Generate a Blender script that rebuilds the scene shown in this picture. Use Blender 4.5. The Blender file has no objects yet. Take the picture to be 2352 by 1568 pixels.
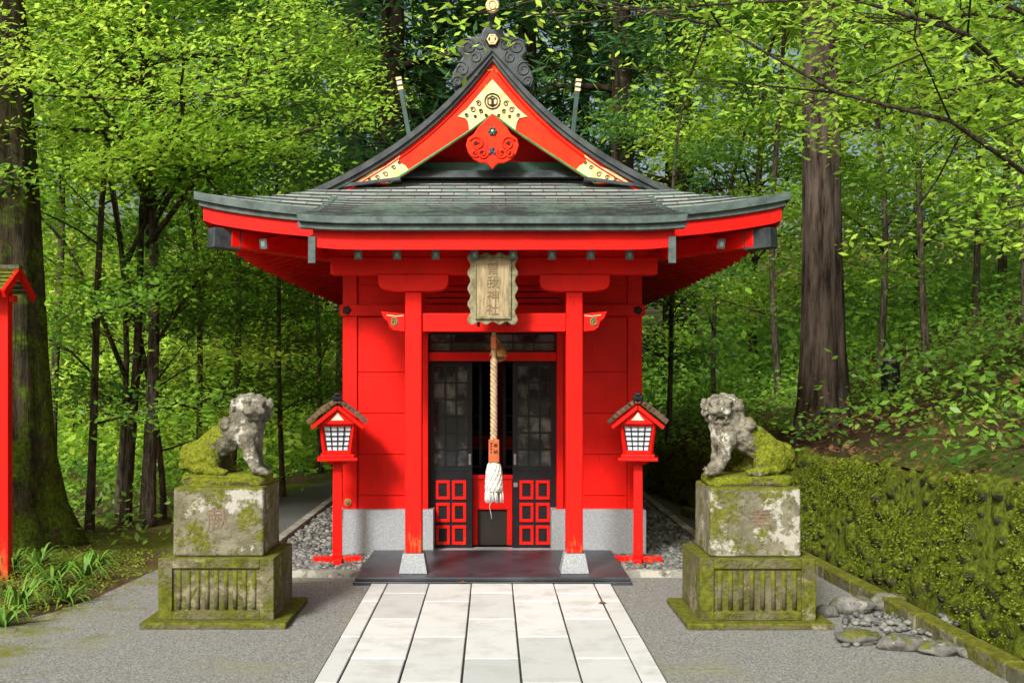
import bpy, bmesh, math, random, time
import numpy as np
from mathutils import Vector, Matrix, Euler, noise
C=bpy.context.scene.collection
R=math.radians
F=2613.0; H0=1.6; CX=1131.0; CY=865.0
def wp(px,py,Y): return ((px-CX)*Y/F, Y, H0-(py-CY)*Y/F)
def gp(px,py):
    Y=F*H0/(py-CY); return ((px-CX)*Y/F, Y)
random.seed(5)
# ---------------------------------------------------------------- materials
def nodes(name):
    m=bpy.data.materials.new(name); m.use_nodes=True; nt=m.node_tree
    return m,nt,nt.nodes['Principled BSDF'],nt.nodes['Material Output']
def N(nt,t,**k):
    n=nt.nodes.new(t)
    for a,b in k.items(): setattr(n,a,b)
    return n
def L(nt,a,b): nt.links.new(a,b)
def c4(c): return (c[0],c[1],c[2],1)
def noise_n(nt,vec,scale,detail=4,rough=.6):
    n=N(nt,'ShaderNodeTexNoise'); n.inputs['Scale'].default_value=scale; n.inputs['Detail'].default_value=detail; n.inputs['Roughness'].default_value=rough
    L(nt,vec,n.inputs['Vector']); return n
def ramp(nt,fac,a,b,ca=(0,0,0),cb=(1,1,1)):
    r=N(nt,'ShaderNodeValToRGB'); r.color_ramp.elements[0].position=a; r.color_ramp.elements[1].position=b
    r.color_ramp.elements[0].color=c4(ca); r.color_ramp.elements[1].color=c4(cb); L(nt,fac,r.inputs[0]); return r
def mixc(nt,fac,a,b):
    m=N(nt,'ShaderNodeMix',data_type='RGBA')
    if isinstance(fac,float): m.inputs[0].default_value=fac
    else: L(nt,fac,m.inputs[0])
    for s,v in ((6,a),(7,b)):
        if isinstance(v,tuple): m.inputs[s].default_value=c4(v)
        else: L(nt,v,m.inputs[s])
    return m.outputs[2]
def mathn(nt,op,a,b=None,clamp=False):
    m=N(nt,'ShaderNodeMath',operation=op,use_clamp=clamp)
    for i,v in enumerate((a,b)):
        if v is None: continue
        if isinstance(v,(int,float)): m.inputs[i].default_value=v
        else: L(nt,v,m.inputs[i])
    return m.outputs[0]
def bumpn(nt,bsdf,h,strength,dist=.01):
    b=N(nt,'ShaderNodeBump'); b.inputs['Strength'].default_value=strength; b.inputs['Distance'].default_value=dist
    L(nt,h,b.inputs['Height']); L(nt,b.outputs[0],bsdf.inputs['Normal']); return b
def simple(name,col,col2=None,scale=6,rough=.6,bump=.3,bscale=60,metal=0,stretch=(1,1,1),lo=.35,hi=.65,bd=.004,spec=.4):
    m,nt,b,o=nodes(name); tc=N(nt,'ShaderNodeTexCoord'); mp=N(nt,'ShaderNodeMapping'); mp.inputs['Scale'].default_value=stretch
    L(nt,tc.outputs['Object'],mp.inputs[0]); v=mp.outputs[0]
    n=noise_n(nt,v,scale); r=ramp(nt,n.outputs[0],lo,hi,col,col2 or tuple(x*.75 for x in col))
    L(nt,r.outputs[0],b.inputs['Base Color']); b.inputs['Roughness'].default_value=rough; b.inputs['Metallic'].default_value=metal
    b.inputs['Specular IOR Level'].default_value=spec
    if bump: bumpn(nt,b,noise_n(nt,v,bscale).outputs[0],bump,bd)
    return m
def red_mat(name,wear):
    m,nt,b,o=nodes(name); ge=N(nt,'ShaderNodeNewGeometry'); v=ge.outputs['Position']
    n=noise_n(nt,v,2.2,6); base=ramp(nt,n.outputs[0],.3,.7,(.78,.008,.004),(.54,.006,.004)).outputs[0]
    mp=N(nt,'ShaderNodeMapping'); mp.inputs['Scale'].default_value=(30,30,3); L(nt,v,mp.inputs[0])
    n2=noise_n(nt,mp.outputs[0],1.6,7,.7)
    n3=noise_n(nt,v,5,7,.75)
    sx=N(nt,'ShaderNodeSeparateXYZ'); L(nt,v,sx.inputs[0])
    zl=mathn(nt,'SUBTRACT',.75,sx.outputs[2]); zl=mathn(nt,'MULTIPLY',zl,.24,True)
    f=mathn(nt,'ADD',mathn(nt,'MULTIPLY',n2.outputs[0],.55),mathn(nt,'MULTIPLY',n3.outputs[0],.45))
    f=mathn(nt,'ADD',f,mathn(nt,'MULTIPLY',zl,wear))
    w=ramp(nt,f,.67,.73).outputs[0]
    col=mixc(nt,w,base,(.38,.08,.025))
    st=ramp(nt,n2.outputs[0],.30,.42,(.5,.5,.5),(1,1,1)).outputs[0]
    mm=N(nt,'ShaderNodeMix',data_type='RGBA',blend_type='MULTIPLY'); mm.inputs[0].default_value=.7; L(nt,col,mm.inputs[6]); L(nt,st,mm.inputs[7])
    L(nt,mm.outputs[2],b.inputs['Base Color']); b.inputs['Roughness'].default_value=.48; b.inputs['Specular IOR Level'].default_value=.16
    bumpn(nt,b,f,.35,.006); return m
def stone_moss(name,base,base2,moss,moss2,amt,up=.5,scale=5,bump=.6,side=0,lich=.56,lc=None):
    m,nt,b,o=nodes(name); ge=N(nt,'ShaderNodeNewGeometry'); v=ge.outputs['Position']
    n=noise_n(nt,v,scale*1.3,6,.65); col=ramp(nt,n.outputs[0],.4,.6,base,base2).outputs[0]
    n5=noise_n(nt,v,scale*4,5,.7); col=mixc(nt,ramp(nt,n5.outputs[0],.54,.70).outputs[0],col,(.05,.05,.035))
    n4=noise_n(nt,v,scale*.75,6,.7); col=mixc(nt,ramp(nt,n4.outputs[0],lich,lich+.04).outputs[0],col,lc or tuple(min(.55,x*1.55) for x in base2))
    sx=N(nt,'ShaderNodeSeparateXYZ'); L(nt,ge.outputs['Normal'],sx.inputs[0])
    n2=noise_n(nt,v,scale,6,.7); n3=noise_n(nt,v,scale*9,4,.6)
    f=mathn(nt,'ADD',n2.outputs[0],mathn(nt,'MULTIPLY',sx.outputs[2],up)); f=mathn(nt,'ADD',f,mathn(nt,'MULTIPLY',mathn(nt,'SUBTRACT',n3.outputs[0],.5),.35))
    if side:
        tc=N(nt,'ShaderNodeTexCoord'); so_=N(nt,'ShaderNodeSeparateXYZ'); L(nt,tc.outputs['Object'],so_.inputs[0])
        f=mathn(nt,'ADD',f,mathn(nt,'MULTIPLY',mathn(nt,'MULTIPLY',so_.outputs[0],side),1.2))
        f=mathn(nt,'ADD',f,mathn(nt,'MULTIPLY',mathn(nt,'SUBTRACT',.36,so_.outputs[2]),.5))
    w=ramp(nt,f,.62-amt,.72-amt).outputs[0]
    mc=ramp(nt,noise_n(nt,v,scale*6,4).outputs[0],.35,.65,moss,moss2).outputs[0]
    L(nt,mixc(nt,w,col,mc),b.inputs['Base Color']); b.inputs['Roughness'].default_value=.9; b.inputs['Specular IOR Level'].default_value=.12
    hh=mathn(nt,'ADD',n3.outputs[0],mathn(nt,'MULTIPLY',w,.8)); hh=mathn(nt,'ADD',hh,noise_n(nt,v,140,3).outputs[0])
    bumpn(nt,b,hh,bump,.012); return m
RED=red_mat('red_paint',.8); RED2=red_mat('worn_red_paint',1.5)
ORED=simple('orange_red',(.78,.034,.006),(.58,.018,.005),5,.5,.3,40,spec=.15)
BLACK=simple('black_lacquer',(.006,.007,.010),(.012,.012,.016),8,.4,.1,spec=.22)
GOLD=simple('gold_leaf',(.72,.60,.32),(.42,.31,.12),14,.5,.4,50,.1,lo=.4,hi=.75)
GREEN=simple('green_paint',(.02,.16,.05),(.05,.25,.08),10,.5)
DGREEN=simple('dark_green_paint',(.012,.06,.045),(.02,.09,.065),6,.5,.2,40)
TEAL=simple('patina_grey',(.045,.068,.068),(.10,.14,.14),9,.5,.3,30,spec=.25)
DCOP=simple('dark_copper',(.022,.028,.036),(.06,.075,.08),7,.45,.35,25,.1,spec=.3)
BRASS=simple('old_brass',(.50,.27,.08),(.22,.11,.035),12,.4,.2,30,.3)
GRAN=simple('grey_granite',(.33,.36,.39),(.18,.20,.22),140,.6,.2,180,lo=.42,hi=.58)
SLATE=simple('dark_slate',(.020,.024,.032),(.046,.052,.064),5,.38,.3,60,spec=.3)
WOODP=simple('weathered_wood',(.40,.32,.19),(.20,.16,.09),9,.75,.9,30,stretch=(6,6,1))
WFRAME=simple('lichened_wood',(.28,.27,.17),(.12,.11,.06),18,.85,.8,40)
ROPE=simple('hemp_rope',(.47,.35,.22),(.30,.21,.12),30,.9,.5,200)
WHITEC=simple('white_cord',(.66,.66,.63),(.46,.46,.44),30,.9,.3,150)
BOXW=simple('orange_wood',(.45,.10,.025),(.34,.075,.02),5,.5,.2,stretch=(8,8,1))
PAPER=simple('lantern_paper',(.58,.65,.74),(.50,.57,.66),3,.6,.05)
GLASS=simple('painted_reflection_glass',(.015,.017,.02),(.12,.125,.12),4.5,.05,0,lo=.46,hi=.62); GLASS.node_tree.nodes['Principled BSDF'].inputs['Specular IOR Level'].default_value=.6  # grey patches in the glass colour stand for reflections
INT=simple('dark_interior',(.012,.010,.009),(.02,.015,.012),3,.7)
BRK=simple('brown_shingle',(.06,.035,.022),(.16,.10,.065),16,.85,.8,30)
INK=simple('ink',(.15,.11,.06),(.21,.16,.09),20,.8,0)
INKR=simple('faded_red_ink',(.17,.10,.07),(.16,.145,.105),22,.9,0)
METAL=simple('grey_metal',(.3,.31,.33),(.2,.2,.22),10,.35,0,metal=.7)
CREAM=simple('cream_paint',(.6,.57,.45),(.45,.43,.33),14,.6,.1)
SHB=simple('shadow_brown',(.05,.012,.01),(.03,.01,.01),9,.8)
MO1=(.085,.11,.008); MO2=(.20,.23,.020)
STATL=stone_moss('statue_stone_left',(.12,.115,.085),(.26,.25,.20),MO1,MO2,.10,.20,9,.9,side=-1,lc=(.46,.46,.42))
STATR=stone_moss('statue_stone_right',(.12,.115,.085),(.26,.25,.20),MO1,MO2,.10,.20,9,.9,side=1,lc=(.46,.46,.42))
STATB=stone_moss('statue_base_stone',(.10,.10,.05),(.17,.16,.11),MO1,MO2,.28,.35,9,.9)
PLIN=stone_moss('plinth_stone',(.12,.118,.075),(.21,.20,.15),(.07,.08,.012),(.15,.16,.025),.11,.45,5,.6,lich=.55,lc=(.37,.37,.33))
PLIN2=stone_moss('mossy_plinth_stone',(.085,.08,.035),(.15,.14,.09),(.06,.072,.010),(.13,.145,.018),.15,.45,4,.6)
WALLM=stone_moss('mossy_rock',(.022,.022,.015),(.065,.065,.042),(.035,.055,.005),(.13,.165,.014),.24,.36,4,1.0)
ROCKM=stone_moss('rounded_rock',(.10,.10,.095),(.19,.19,.18),(.07,.08,.012),(.13,.14,.025),.0,.18,6,.5)
KERB=stone_moss('kerb_stone',(.19,.19,.17),(.26,.26,.23),(.08,.10,.02),(.15,.17,.03),-.10,.10,3,.4)
KERBM=stone_moss('mossy_kerb',(.08,.08,.05),(.14,.14,.09),(.07,.08,.01),(.15,.16,.02),.14,.3,4,.7)
def copper_tiles():
    m,nt,b,o=nodes('copper_tiles'); tc=N(nt,'ShaderNodeTexCoord')
    br=N(nt,'ShaderNodeTexBrick'); L(nt,tc.outputs['UV'],br.inputs['Vector'])
    for k,v in (('Scale',1),('Mortar Size',.024),('Mortar Smooth',.3),('Brick Width',1),('Row Height',1),('Bias',0)): br.inputs[k].default_value=v
    br.inputs['Color1'].default_value=(.24,.27,.27,1); br.inputs['Color2'].default_value=(.46,.49,.49,1); br.inputs['Mortar'].default_value=(.03,.035,.035,1)
    ge=N(nt,'ShaderNodeNewGeometry'); n=noise_n(nt,ge.outputs['Position'],3.2,6,.7)
    L(nt,mixc(nt,ramp(nt,n.outputs[0],.46,.70).outputs[0],br.outputs[0],(.11,.18,.155)),b.inputs['Base Color'])
    r=ramp(nt,n.outputs[0],.3,.7,(.33,)*3,(.55,)*3); L(nt,r.outputs[0],b.inputs['Roughness']); b.inputs['Metallic'].default_value=.15
    bumpn(nt,b,mathn(nt,'ADD',br.outputs['Fac'],mathn(nt,'MULTIPLY',n.outputs[0],-1.2)),-.4,.01); return m
COPPER=copper_tiles()
def bark(name,a,b_,moss=0,mc=(.05,.075,.012),st=(9,9,1.2)):
    m,nt,b,o=nodes(name); ge=N(nt,'ShaderNodeNewGeometry'); v=ge.outputs['Position']
    mp=N(nt,'ShaderNodeMapping'); mp.inputs['Scale'].default_value=st; L(nt,v,mp.inputs[0])
    n=noise_n(nt,mp.outputs[0],1.5,6,.7); col=ramp(nt,n.outputs[0],.38,.62,a,b_).outputs[0]
    if moss:
        n2=noise_n(nt,v,2.5,7,.75); sx=N(nt,'ShaderNodeSeparateXYZ'); L(nt,v,sx.inputs[0])
        f=mathn(nt,'SUBTRACT',n2.outputs[0],mathn(nt,'MULTIPLY',sx.outputs[2],.04))
        mcol=ramp(nt,noise_n(nt,v,30,4).outputs[0],.35,.65,mc,tuple(x*2.8 for x in mc)).outputs[0]
        col=mixc(nt,ramp(nt,f,.62-moss,.74-moss).outputs[0],col,mcol)
    L(nt,col,b.inputs['Base Color']); b.inputs['Roughness'].default_value=.95; b.inputs['Specular IOR Level'].default_value=.1
    bumpn(nt,b,n.outputs[0],1.0,.04); return m
BARKL=bark('mossy_bark',(.012,.010,.006),(.055,.046,.03),.25,(.032,.052,.005))
BARKR=bark('cedar_bark',(.012,.009,.007),(.085,.066,.054),.02)
BARKF=bark('far_bark',(.014,.010,.008),(.06,.046,.036),.03)
BARKT=bark('thin_bark',(.020,.017,.013),(.11,.092,.068),.02,st=(20,20,4))
def leafm(name,d,l,td,tl,tr=.5,spec=.3):
    m,nt,b,o=nodes(name); at=N(nt,'ShaderNodeAttribute',attribute_name='tint')
    col=ramp(nt,at.outputs['Fac'],.05,.95,d,l); tc=ramp(nt,at.outputs['Fac'],.05,.95,td,tl)
    L(nt,col.outputs[0],b.inputs['Base Color']); b.inputs['Roughness'].default_value=.40; b.inputs['Specular IOR Level'].default_value=spec
    t=N(nt,'ShaderNodeBsdfTranslucent'); L(nt,tc.outputs[0],t.inputs[0])
    mx=N(nt,'ShaderNodeMixShader'); mx.inputs[0].default_value=tr; L(nt,b.outputs[0],mx.inputs[1]); L(nt,t.outputs[0],mx.inputs[2]); L(nt,mx.outputs[0],o.inputs[0]); return m
LF_BR=leafm('bright_leaf',(.10,.26,.014),(.50,.74,.09),(.32,.58,.03),(.80,.92,.14),.42)  # wide dark-to-light range puts sun highlights and deep shade into leaf colours
LF_MD=leafm('mid_leaf',(.025,.10,.012),(.20,.38,.04),(.18,.44,.03),(.55,.78,.09),.4)
LF_DK=leafm('dark_leaf',(.010,.045,.012),(.08,.19,.025),(.07,.24,.03),(.34,.56,.06),.35,.5)
LF_CE=leafm('cedar_leaf',(.014,.055,.024),(.065,.17,.055),(.07,.18,.06),(.26,.46,.13),.3,.2)
LF_MO=leafm('moss_leaf',(.045,.075,.005),(.20,.26,.02),(.1,.15,.02),(.35,.42,.04),.3,.1)
LITTER=leafm('dry_leaf',(.045,.022,.012),(.15,.08,.04),(.1,.05,.02),(.2,.12,.05),.1,.1)
def ground_mat(name,a,b_,c,d,s1=.5,s2=60,mo=.5,bump=.6):
    m,nt,b,o=nodes(name); ge=N(nt,'ShaderNodeNewGeometry'); v=ge.outputs['Position']
    n2=noise_n(nt,v,s2,4,.7); base=ramp(nt,n2.outputs[0],.35,.65,a,b_).outputs[0]
    n1=noise_n(nt,v,s1,7,.7); mos=ramp(nt,noise_n(nt,v,25,5).outputs[0],.35,.65,c,d).outputs[0]
    w=ramp(nt,n1.outputs[0],mo,mo+.12).outputs[0]
    L(nt,mixc(nt,w,base,mos),b.inputs['Base Color']); b.inputs['Roughness'].default_value=.92; b.inputs['Specular IOR Level'].default_value=.12
    bumpn(nt,b,n2.outputs[0],bump,.01); return m,nt,b,v
SOIL,_,_,_=ground_mat('forest_soil',(.035,.022,.012),(.10,.07,.035),(.05,.075,.008),(.13,.17,.02),.6,30,.46,1)
HILLM,_,_,_=ground_mat('hill_soil',(.020,.012,.007),(.055,.032,.018),(.025,.04,.006),(.055,.08,.01),.5,25,.44,1)
def forecourt_mat():
    m,nt,b,v=ground_mat('asphalt_gravel',(.075,.080,.078),(.33,.335,.32),(.15,.155,.11),(.27,.275,.20),.9,85,.52,.9)
    sx=N(nt,'ShaderNodeSeparateXYZ'); L(nt,v,sx.inputs[0])
    old=b.inputs['Base Color'].links[0].from_socket
    n=noise_n(nt,v,2.2,7,.75); f=mathn(nt,'ADD',n.outputs[0],mathn(nt,'MULTIPLY',mathn(nt,'ADD',mathn(nt,'MULTIPLY',sx.outputs[0],-1.0),-2.55),.26))
    w=ramp(nt,f,.52,.70).outputs[0]
    c1=mixc(nt,w,old,(.14,.15,.022))
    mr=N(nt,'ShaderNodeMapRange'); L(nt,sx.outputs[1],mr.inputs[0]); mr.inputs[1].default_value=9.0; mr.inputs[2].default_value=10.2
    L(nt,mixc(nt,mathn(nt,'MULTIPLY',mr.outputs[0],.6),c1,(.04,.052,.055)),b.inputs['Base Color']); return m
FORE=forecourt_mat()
def slab_mat():
    m,nt,b,o=nodes('pale_paving'); at=N(nt,'ShaderNodeAttribute',attribute_name='tint'); ge=N(nt,'ShaderNodeNewGeometry')
    c1=ramp(nt,at.outputs['Fac'],0,1,(.38,.41,.41),(.54,.56,.56)).outputs[0]; n=noise_n(nt,ge.outputs['Position'],4,7,.7)
    c2=mixc(nt,ramp(nt,n.outputs[0],.48,.80).outputs[0],c1,(.31,.32,.30)); L(nt,c2,b.inputs['Base Color']); b.inputs['Roughness'].default_value=.75
    bumpn(nt,b,noise_n(nt,ge.outputs['Position'],70,4).outputs[0],.4,.004); return m
PATHM=slab_mat()
# ---------------------------------------------------------------- geometry helpers
def worldloc(p):
    v=Vector((0,0,0))
    while p: v+=p.location; p=p.parent
    return v
ICO={}
def ico(sub):
    if sub not in ICO:
        bm=bmesh.new(); bmesh.ops.create_icosphere(bm,subdivisions=sub,radius=1)
        ICO[sub]=([v.co.copy() for v in bm.verts],[tuple(x.index for x in f.verts) for f in bm.faces]); bm.free()
    return ICO[sub]
class MB:
    def __init__(s): s.v=[]; s.f=[]; s.uv={}
    def add(s,vs,fs):
        o=len(s.v); s.v+=[tuple(v) for v in vs]; s.f+=[tuple(i+o for i in f) for f in fs]; return s
    def box(s,x0,x1,y0,y1,z0,z1):
        return s.add([(x0,y0,z0),(x1,y0,z0),(x1,y1,z0),(x0,y1,z0),(x0,y0,z1),(x1,y0,z1),(x1,y1,z1),(x0,y1,z1)],[(0,3,2,1),(4,5,6,7),(0,1,5,4),(1,2,6,5),(2,3,7,6),(3,0,4,7)])
    def obox(s,a,b,w,h):
        a=Vector(a); b=Vector(b); d=(b-a).normalized(); sd=d.cross(Vector((0,0,1)))
        sd=sd.normalized() if sd.length>1e-4 else Vector((1,0,0)); up=sd.cross(d).normalized(); vs=[]
        for p in (a,b):
            for i,j in ((-1,-1),(1,-1),(1,1),(-1,1)): vs.append(p+sd*i*w/2+up*j*h/2)
        return s.add(vs,[(0,1,2,3),(7,6,5,4),(0,4,5,1),(1,5,6,2),(2,6,7,3),(3,7,4,0)])
    def frustum(s,cx,cy,z0,z1,w0,d0,w1,d1):
        return s.add([(cx-w0/2,cy-d0/2,z0),(cx+w0/2,cy-d0/2,z0),(cx+w0/2,cy+d0/2,z0),(cx-w0/2,cy+d0/2,z0),(cx-w1/2,cy-d1/2,z1),(cx+w1/2,cy-d1/2,z1),(cx+w1/2,cy+d1/2,z1),(cx-w1/2,cy+d1/2,z1)],[(0,3,2,1),(4,5,6,7),(0,1,5,4),(1,2,6,5),(2,3,7,6),(3,0,4,7)])
    def prism(s,poly,y0,y1):
        n=len(poly); vs=[(x,y0,z) for x,z in poly]+[(x,y1,z) for x,z in poly]
        return s.add(vs,[tuple(range(n)),tuple(range(2*n-1,n-1,-1))]+[(i,i+n,(i+1)%n+n,(i+1)%n) for i in range(n)])
    def tube(s,pts,rad,n=8):
        pts=[Vector(p) for p in pts]; k=len(pts)
        if not hasattr(rad,'__len__'): rad=[rad]*k
        up=Vector((0,0,1)); vs=[]; prev=None
        for i,p in enumerate(pts):
            d=(pts[min(i+1,k-1)]-pts[max(i-1,0)]).normalized()
            if prev is None:
                a=d.cross(up)
                if a.length<.1: a=d.cross(Vector((1,0,0)))
            else: a=prev-d*prev.dot(d)
            a.normalize(); prev=a; b=d.cross(a)
            for j in range(n):
                t=2*math.pi*j/n; vs.append(p+(a*math.cos(t)+b*math.sin(t))*rad[i])
        fs=[]
        for i in range(k-1):
            for j in range(n): fs.append((i*n+j,i*n+(j+1)%n,(i+1)*n+(j+1)%n,(i+1)*n+j))
        fs.append(tuple(range(n-1,-1,-1))); fs.append(tuple((k-1)*n+j for j in range(n)))
        return s.add(vs,fs)
    def lathe(s,c,prof,n=20,axis='z'):
        vs=[];k=len(prof)
        for r,z in prof:
            for j in range(n):
                t=2*math.pi*j/n
                if axis=='z': vs.append((c[0]+r*math.cos(t),c[1]+r*math.sin(t),c[2]+z))
                else: vs.append((c[0]+r*math.cos(t),c[1]+z,c[2]+r*math.sin(t)))
        fs=[(i*n+j,i*n+(j+1)%n,(i+1)*n+(j+1)%n,(i+1)*n+j) for i in range(k-1) for j in range(n)]
        fs.append(tuple(range(n-1,-1,-1))); fs.append(tuple((k-1)*n+j for j in range(n)))
        return s.add(vs,fs)
    def ell(s,c,r,rot=None,sub=2):
        V,Fc=ico(sub); vs=[]; c=Vector(c)
        for v in V:
            p=Vector((v.x*r[0],v.y*r[1],v.z*r[2]))
            if rot: p=rot@p
            vs.append(p+c)
        return s.add(vs,Fc)
    def build(s,name,mat,parent=None,smooth=False,bevel=0,seg=2,mods=None,origin=None,fixn=True):
        off=worldloc(parent) if parent else Vector(origin or (0,0,0))
        me=bpy.data.meshes.new(name); me.from_pydata((np.array(s.v,dtype=float)-np.array(off)).tolist(),[],s.f)
        if s.uv:
            ul=me.uv_layers.new(name='UVMap')
            for fi,uvs in s.uv.items():
                p=me.polygons[fi]
                for k,li in enumerate(p.loop_indices): ul.data[li].uv=uvs[k]
        if fixn:
            bm=bmesh.new(); bm.from_mesh(me); bmesh.ops.recalc_face_normals(bm,faces=bm.faces); bm.to_mesh(me); bm.free()
        if smooth:
            me.polygons.foreach_set('use_smooth',[True]*len(me.polygons))
        me.materials.append(mat); o=bpy.data.objects.new(name,me); C.objects.link(o)
        if parent: o.parent=parent
        elif origin: o.location=origin
        if bevel:
            b=o.modifiers.new('b','BEVEL'); b.width=bevel; b.segments=seg; b.limit_method='ANGLE'; b.angle_limit=R(40)
        return o
def tag(o,label,cat,group=None,kind=None):
    if label: o['label']=label
    if cat: o['category']=cat
    if group: o['group']=group
    if kind: o['kind']=kind
    return o
def empty(name,loc,label,cat,group=None,rz=0):
    o=bpy.data.objects.new(name,None); C.objects.link(o); o.location=loc; o.rotation_euler=(0,0,rz); o.empty_display_size=.1
    return tag(o,label,cat,group)
def copy_tree(o,parent=None):
    kids=list(o.children); c=o.copy(); C.objects.link(c); c.parent=parent
    for k in kids: copy_tree(k,c)
    return c
def spiral(cx,y,cz,r,turns,a0,sgn,n=26,shrink=.25):
    return [(cx+sgn*math.cos(a0+t*turns*2*math.pi/n)*r*(1-(1-shrink)*t/n),y,cz+math.sin(a0+t*turns*2*math.pi/n)*r*(1-(1-shrink)*t/n)) for t in range(n+1)]
GLY={}
tmp=[]
for ch in '曽我神社奉納箱根献':
    if ch in GLY: continue
    cu=bpy.data.curves.new(ch,'FONT'); cu.body=ch; cu.size=1; cu.resolution_u=3; cu.align_x='CENTER'; cu.align_y='CENTER'; cu.extrude=.015
    t=bpy.data.objects.new('tmp',cu); C.objects.link(t); tmp.append((ch,t)); GLY[ch]=None
dg=bpy.context.evaluated_depsgraph_get(); dg.update()
for ch,t in tmp: GLY[ch]=bpy.data.meshes.new_from_object(t.evaluated_get(dg))
for ch,t in tmp: bpy.data.objects.remove(t)
def glyph(ch,cx,y,cz,size,name,mat,parent,extr=.004):
    me=GLY[ch].copy()
    if len(me.vertices)==0: print('EMPTY GLYPH',ch); return None
    co=np.array([v.co for v in me.vertices]); mid=(co.min(0)+co.max(0))/2
    sc=size*.92/max(np.ptp(co[:,0]),np.ptp(co[:,1])); off=worldloc(parent)
    for v in me.vertices:
        x,z=(v.co.x-mid[0])*sc,(v.co.y-mid[1])*sc
        v.co=Vector((cx+x,y-(extr/2 if v.co.z>0 else -extr/2),cz+z))-off
    me.materials.clear(); me.materials.append(mat); o=bpy.data.objects.new(name,me); C.objects.link(o); o.parent=parent; return o
def statue_mesh(openmouth):
    mb=MB(); E=mb.ell
    def chain(pts):
        for (a,ra),(b,rb) in zip(pts[:-1],pts[1:]):
            a=Vector(a); b=Vector(b); n=max(2,int((b-a).length/.018))
            for i in range(n+1):
                t=i/n; r=ra+(rb-ra)*t; E(a.lerp(b,t),(r,r,r),sub=2)
    E((-.17,0,.170),(.13,.125,.115)); E((-.13,.09,.165),(.115,.062,.110)); E((-.13,-.09,.165),(.115,.062,.110))
    chain([((-.17,0,.20),.105),((-.04,0,.295),.105),((.08,0,.37),.108)])
    E((.14,0,.330),(.095,.112,.110)); E((.12,0,.42),(.105,.108,.085))
    for s in(-1,1):
        if s<0: chain([((.15,s*.08,.30),.056),((.185,s*.10,.21),.043),((.230,s*.105,.115),.037)]); E((.257,s*.105,.10),(.052,.042,.030)); px=.298
        else: chain([((.15,s*.08,.30),.056),((.16,s*.09,.20),.043),((.17,s*.09,.115),.038)]); E((.20,s*.09,.10),(.052,.042,.030)); px=.24
        for k in(-1,0,1): E((px,s*.10+k*.024,.096),(.018,.012,.016),sub=1)
        E((-.05,s*.125,.098),(.085,.038,.032))
        for k in(-1,0,1): E((.03,s*.125+k*.022,.094),(.018,.012,.015),sub=1)
        chain([((-.10,s*.115,.19),.048),((-.055,s*.12,.14),.038),((-.16,s*.125,.10),.036)])
    E((-.275,0,.19),(.05,.065,.085)); E((-.30,0,.13),(.035,.055,.045)); E((-.275,.03,.245),(.03,.028,.035)); E((-.27,-.03,.24),(.028,.026,.03))
    if openmouth: E((.25,-.11,.12),(.05,.05,.048))
    hc=Vector((.165,-.015,.505)); Rm=Euler((0,R(8),R(-64))).to_matrix()
    def HE(c,r,rot=None,sub=2): E(hc+Rm@Vector(c),r,(Rm@rot) if rot else Rm,sub)
    HE((0,0,0),(.088,.104,.074)); HE((-.02,0,.035),(.075,.098,.042)); HE((.07,0,-.012),(.056,.080,.034)); HE((.118,0,.010),(.022,.040,.022)); HE((.10,.038,-.008),(.034,.034,.022)); HE((.10,-.038,-.008),(.034,.034,.022))
    HE((.062,.048,.052),(.034,.038,.018)); HE((.062,-.048,.052),(.034,.038,.018)); HE((.090,.044,.028),(.018,.020,.015)); HE((.090,-.044,.028),(.018,.020,.015))
    jw=-.078 if openmouth else -.056
    HE((.055,0,jw),(.055,.060,.020)); HE((0,.06,jw*.7),(.05,.03,.035)); HE((0,-.06,jw*.7),(.05,.03,.035))
    if openmouth:
        for k in(-1,1): HE((.10,k*.034,-.045),(.010,.010,.018),sub=1)
    for s in(-1,1):
        HE((-.01,s*.116,.014),(.028,.022,.045)); HE((-.03,s*.116,-.03),(.028,.024,.035))
    for k in range(7):
        a=R(-100+200*k/6)
        HE((-.075,.094*math.sin(a),.0+.064*math.cos(a)),(.033,.030,.028)); HE((-.085,.097*math.sin(a),-.07+.055*math.cos(a)),(.033,.032,.032))
    for k in range(8):
        a=R(-90+180*k/7); E((.04+.03*math.cos(a*2),.104*math.sin(a),.395+.045*math.cos(a)),(.034,.030,.038))
    for k in range(5): E((.20,.07-.035*k,.395-.01*abs(k-2)),(.028,.022,.042))
    for k in range(6): E((.0-.04*k,0,.405-.034*k),(.028,.030,.026))
    me=bpy.data.meshes.new('t'); me.from_pydata(mb.v,[],mb.f); o=bpy.data.objects.new('tmp',me); C.objects.link(o)
    m=o.modifiers.new('r','REMESH'); m.mode='VOXEL'; m.voxel_size=.0065; m.use_smooth_shade=True
    m=o.modifiers.new('s','SMOOTH'); m.factor=.5; m.iterations=3
    dg=bpy.context.evaluated_depsgraph_get(); dg.update(); me2=bpy.data.meshes.new_from_object(o.evaluated_get(dg)); bpy.data.objects.remove(o)
    for v in me2.vertices: v.co+=v.normal*(.013*noise.noise(v.co*20)+.006*noise.noise(v.co*65))
    me2.polygons.foreach_set('use_smooth',[True]*len(me2.polygons)); return me2
STM={False:statue_mesh(False),True:statue_mesh(True)}
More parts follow.
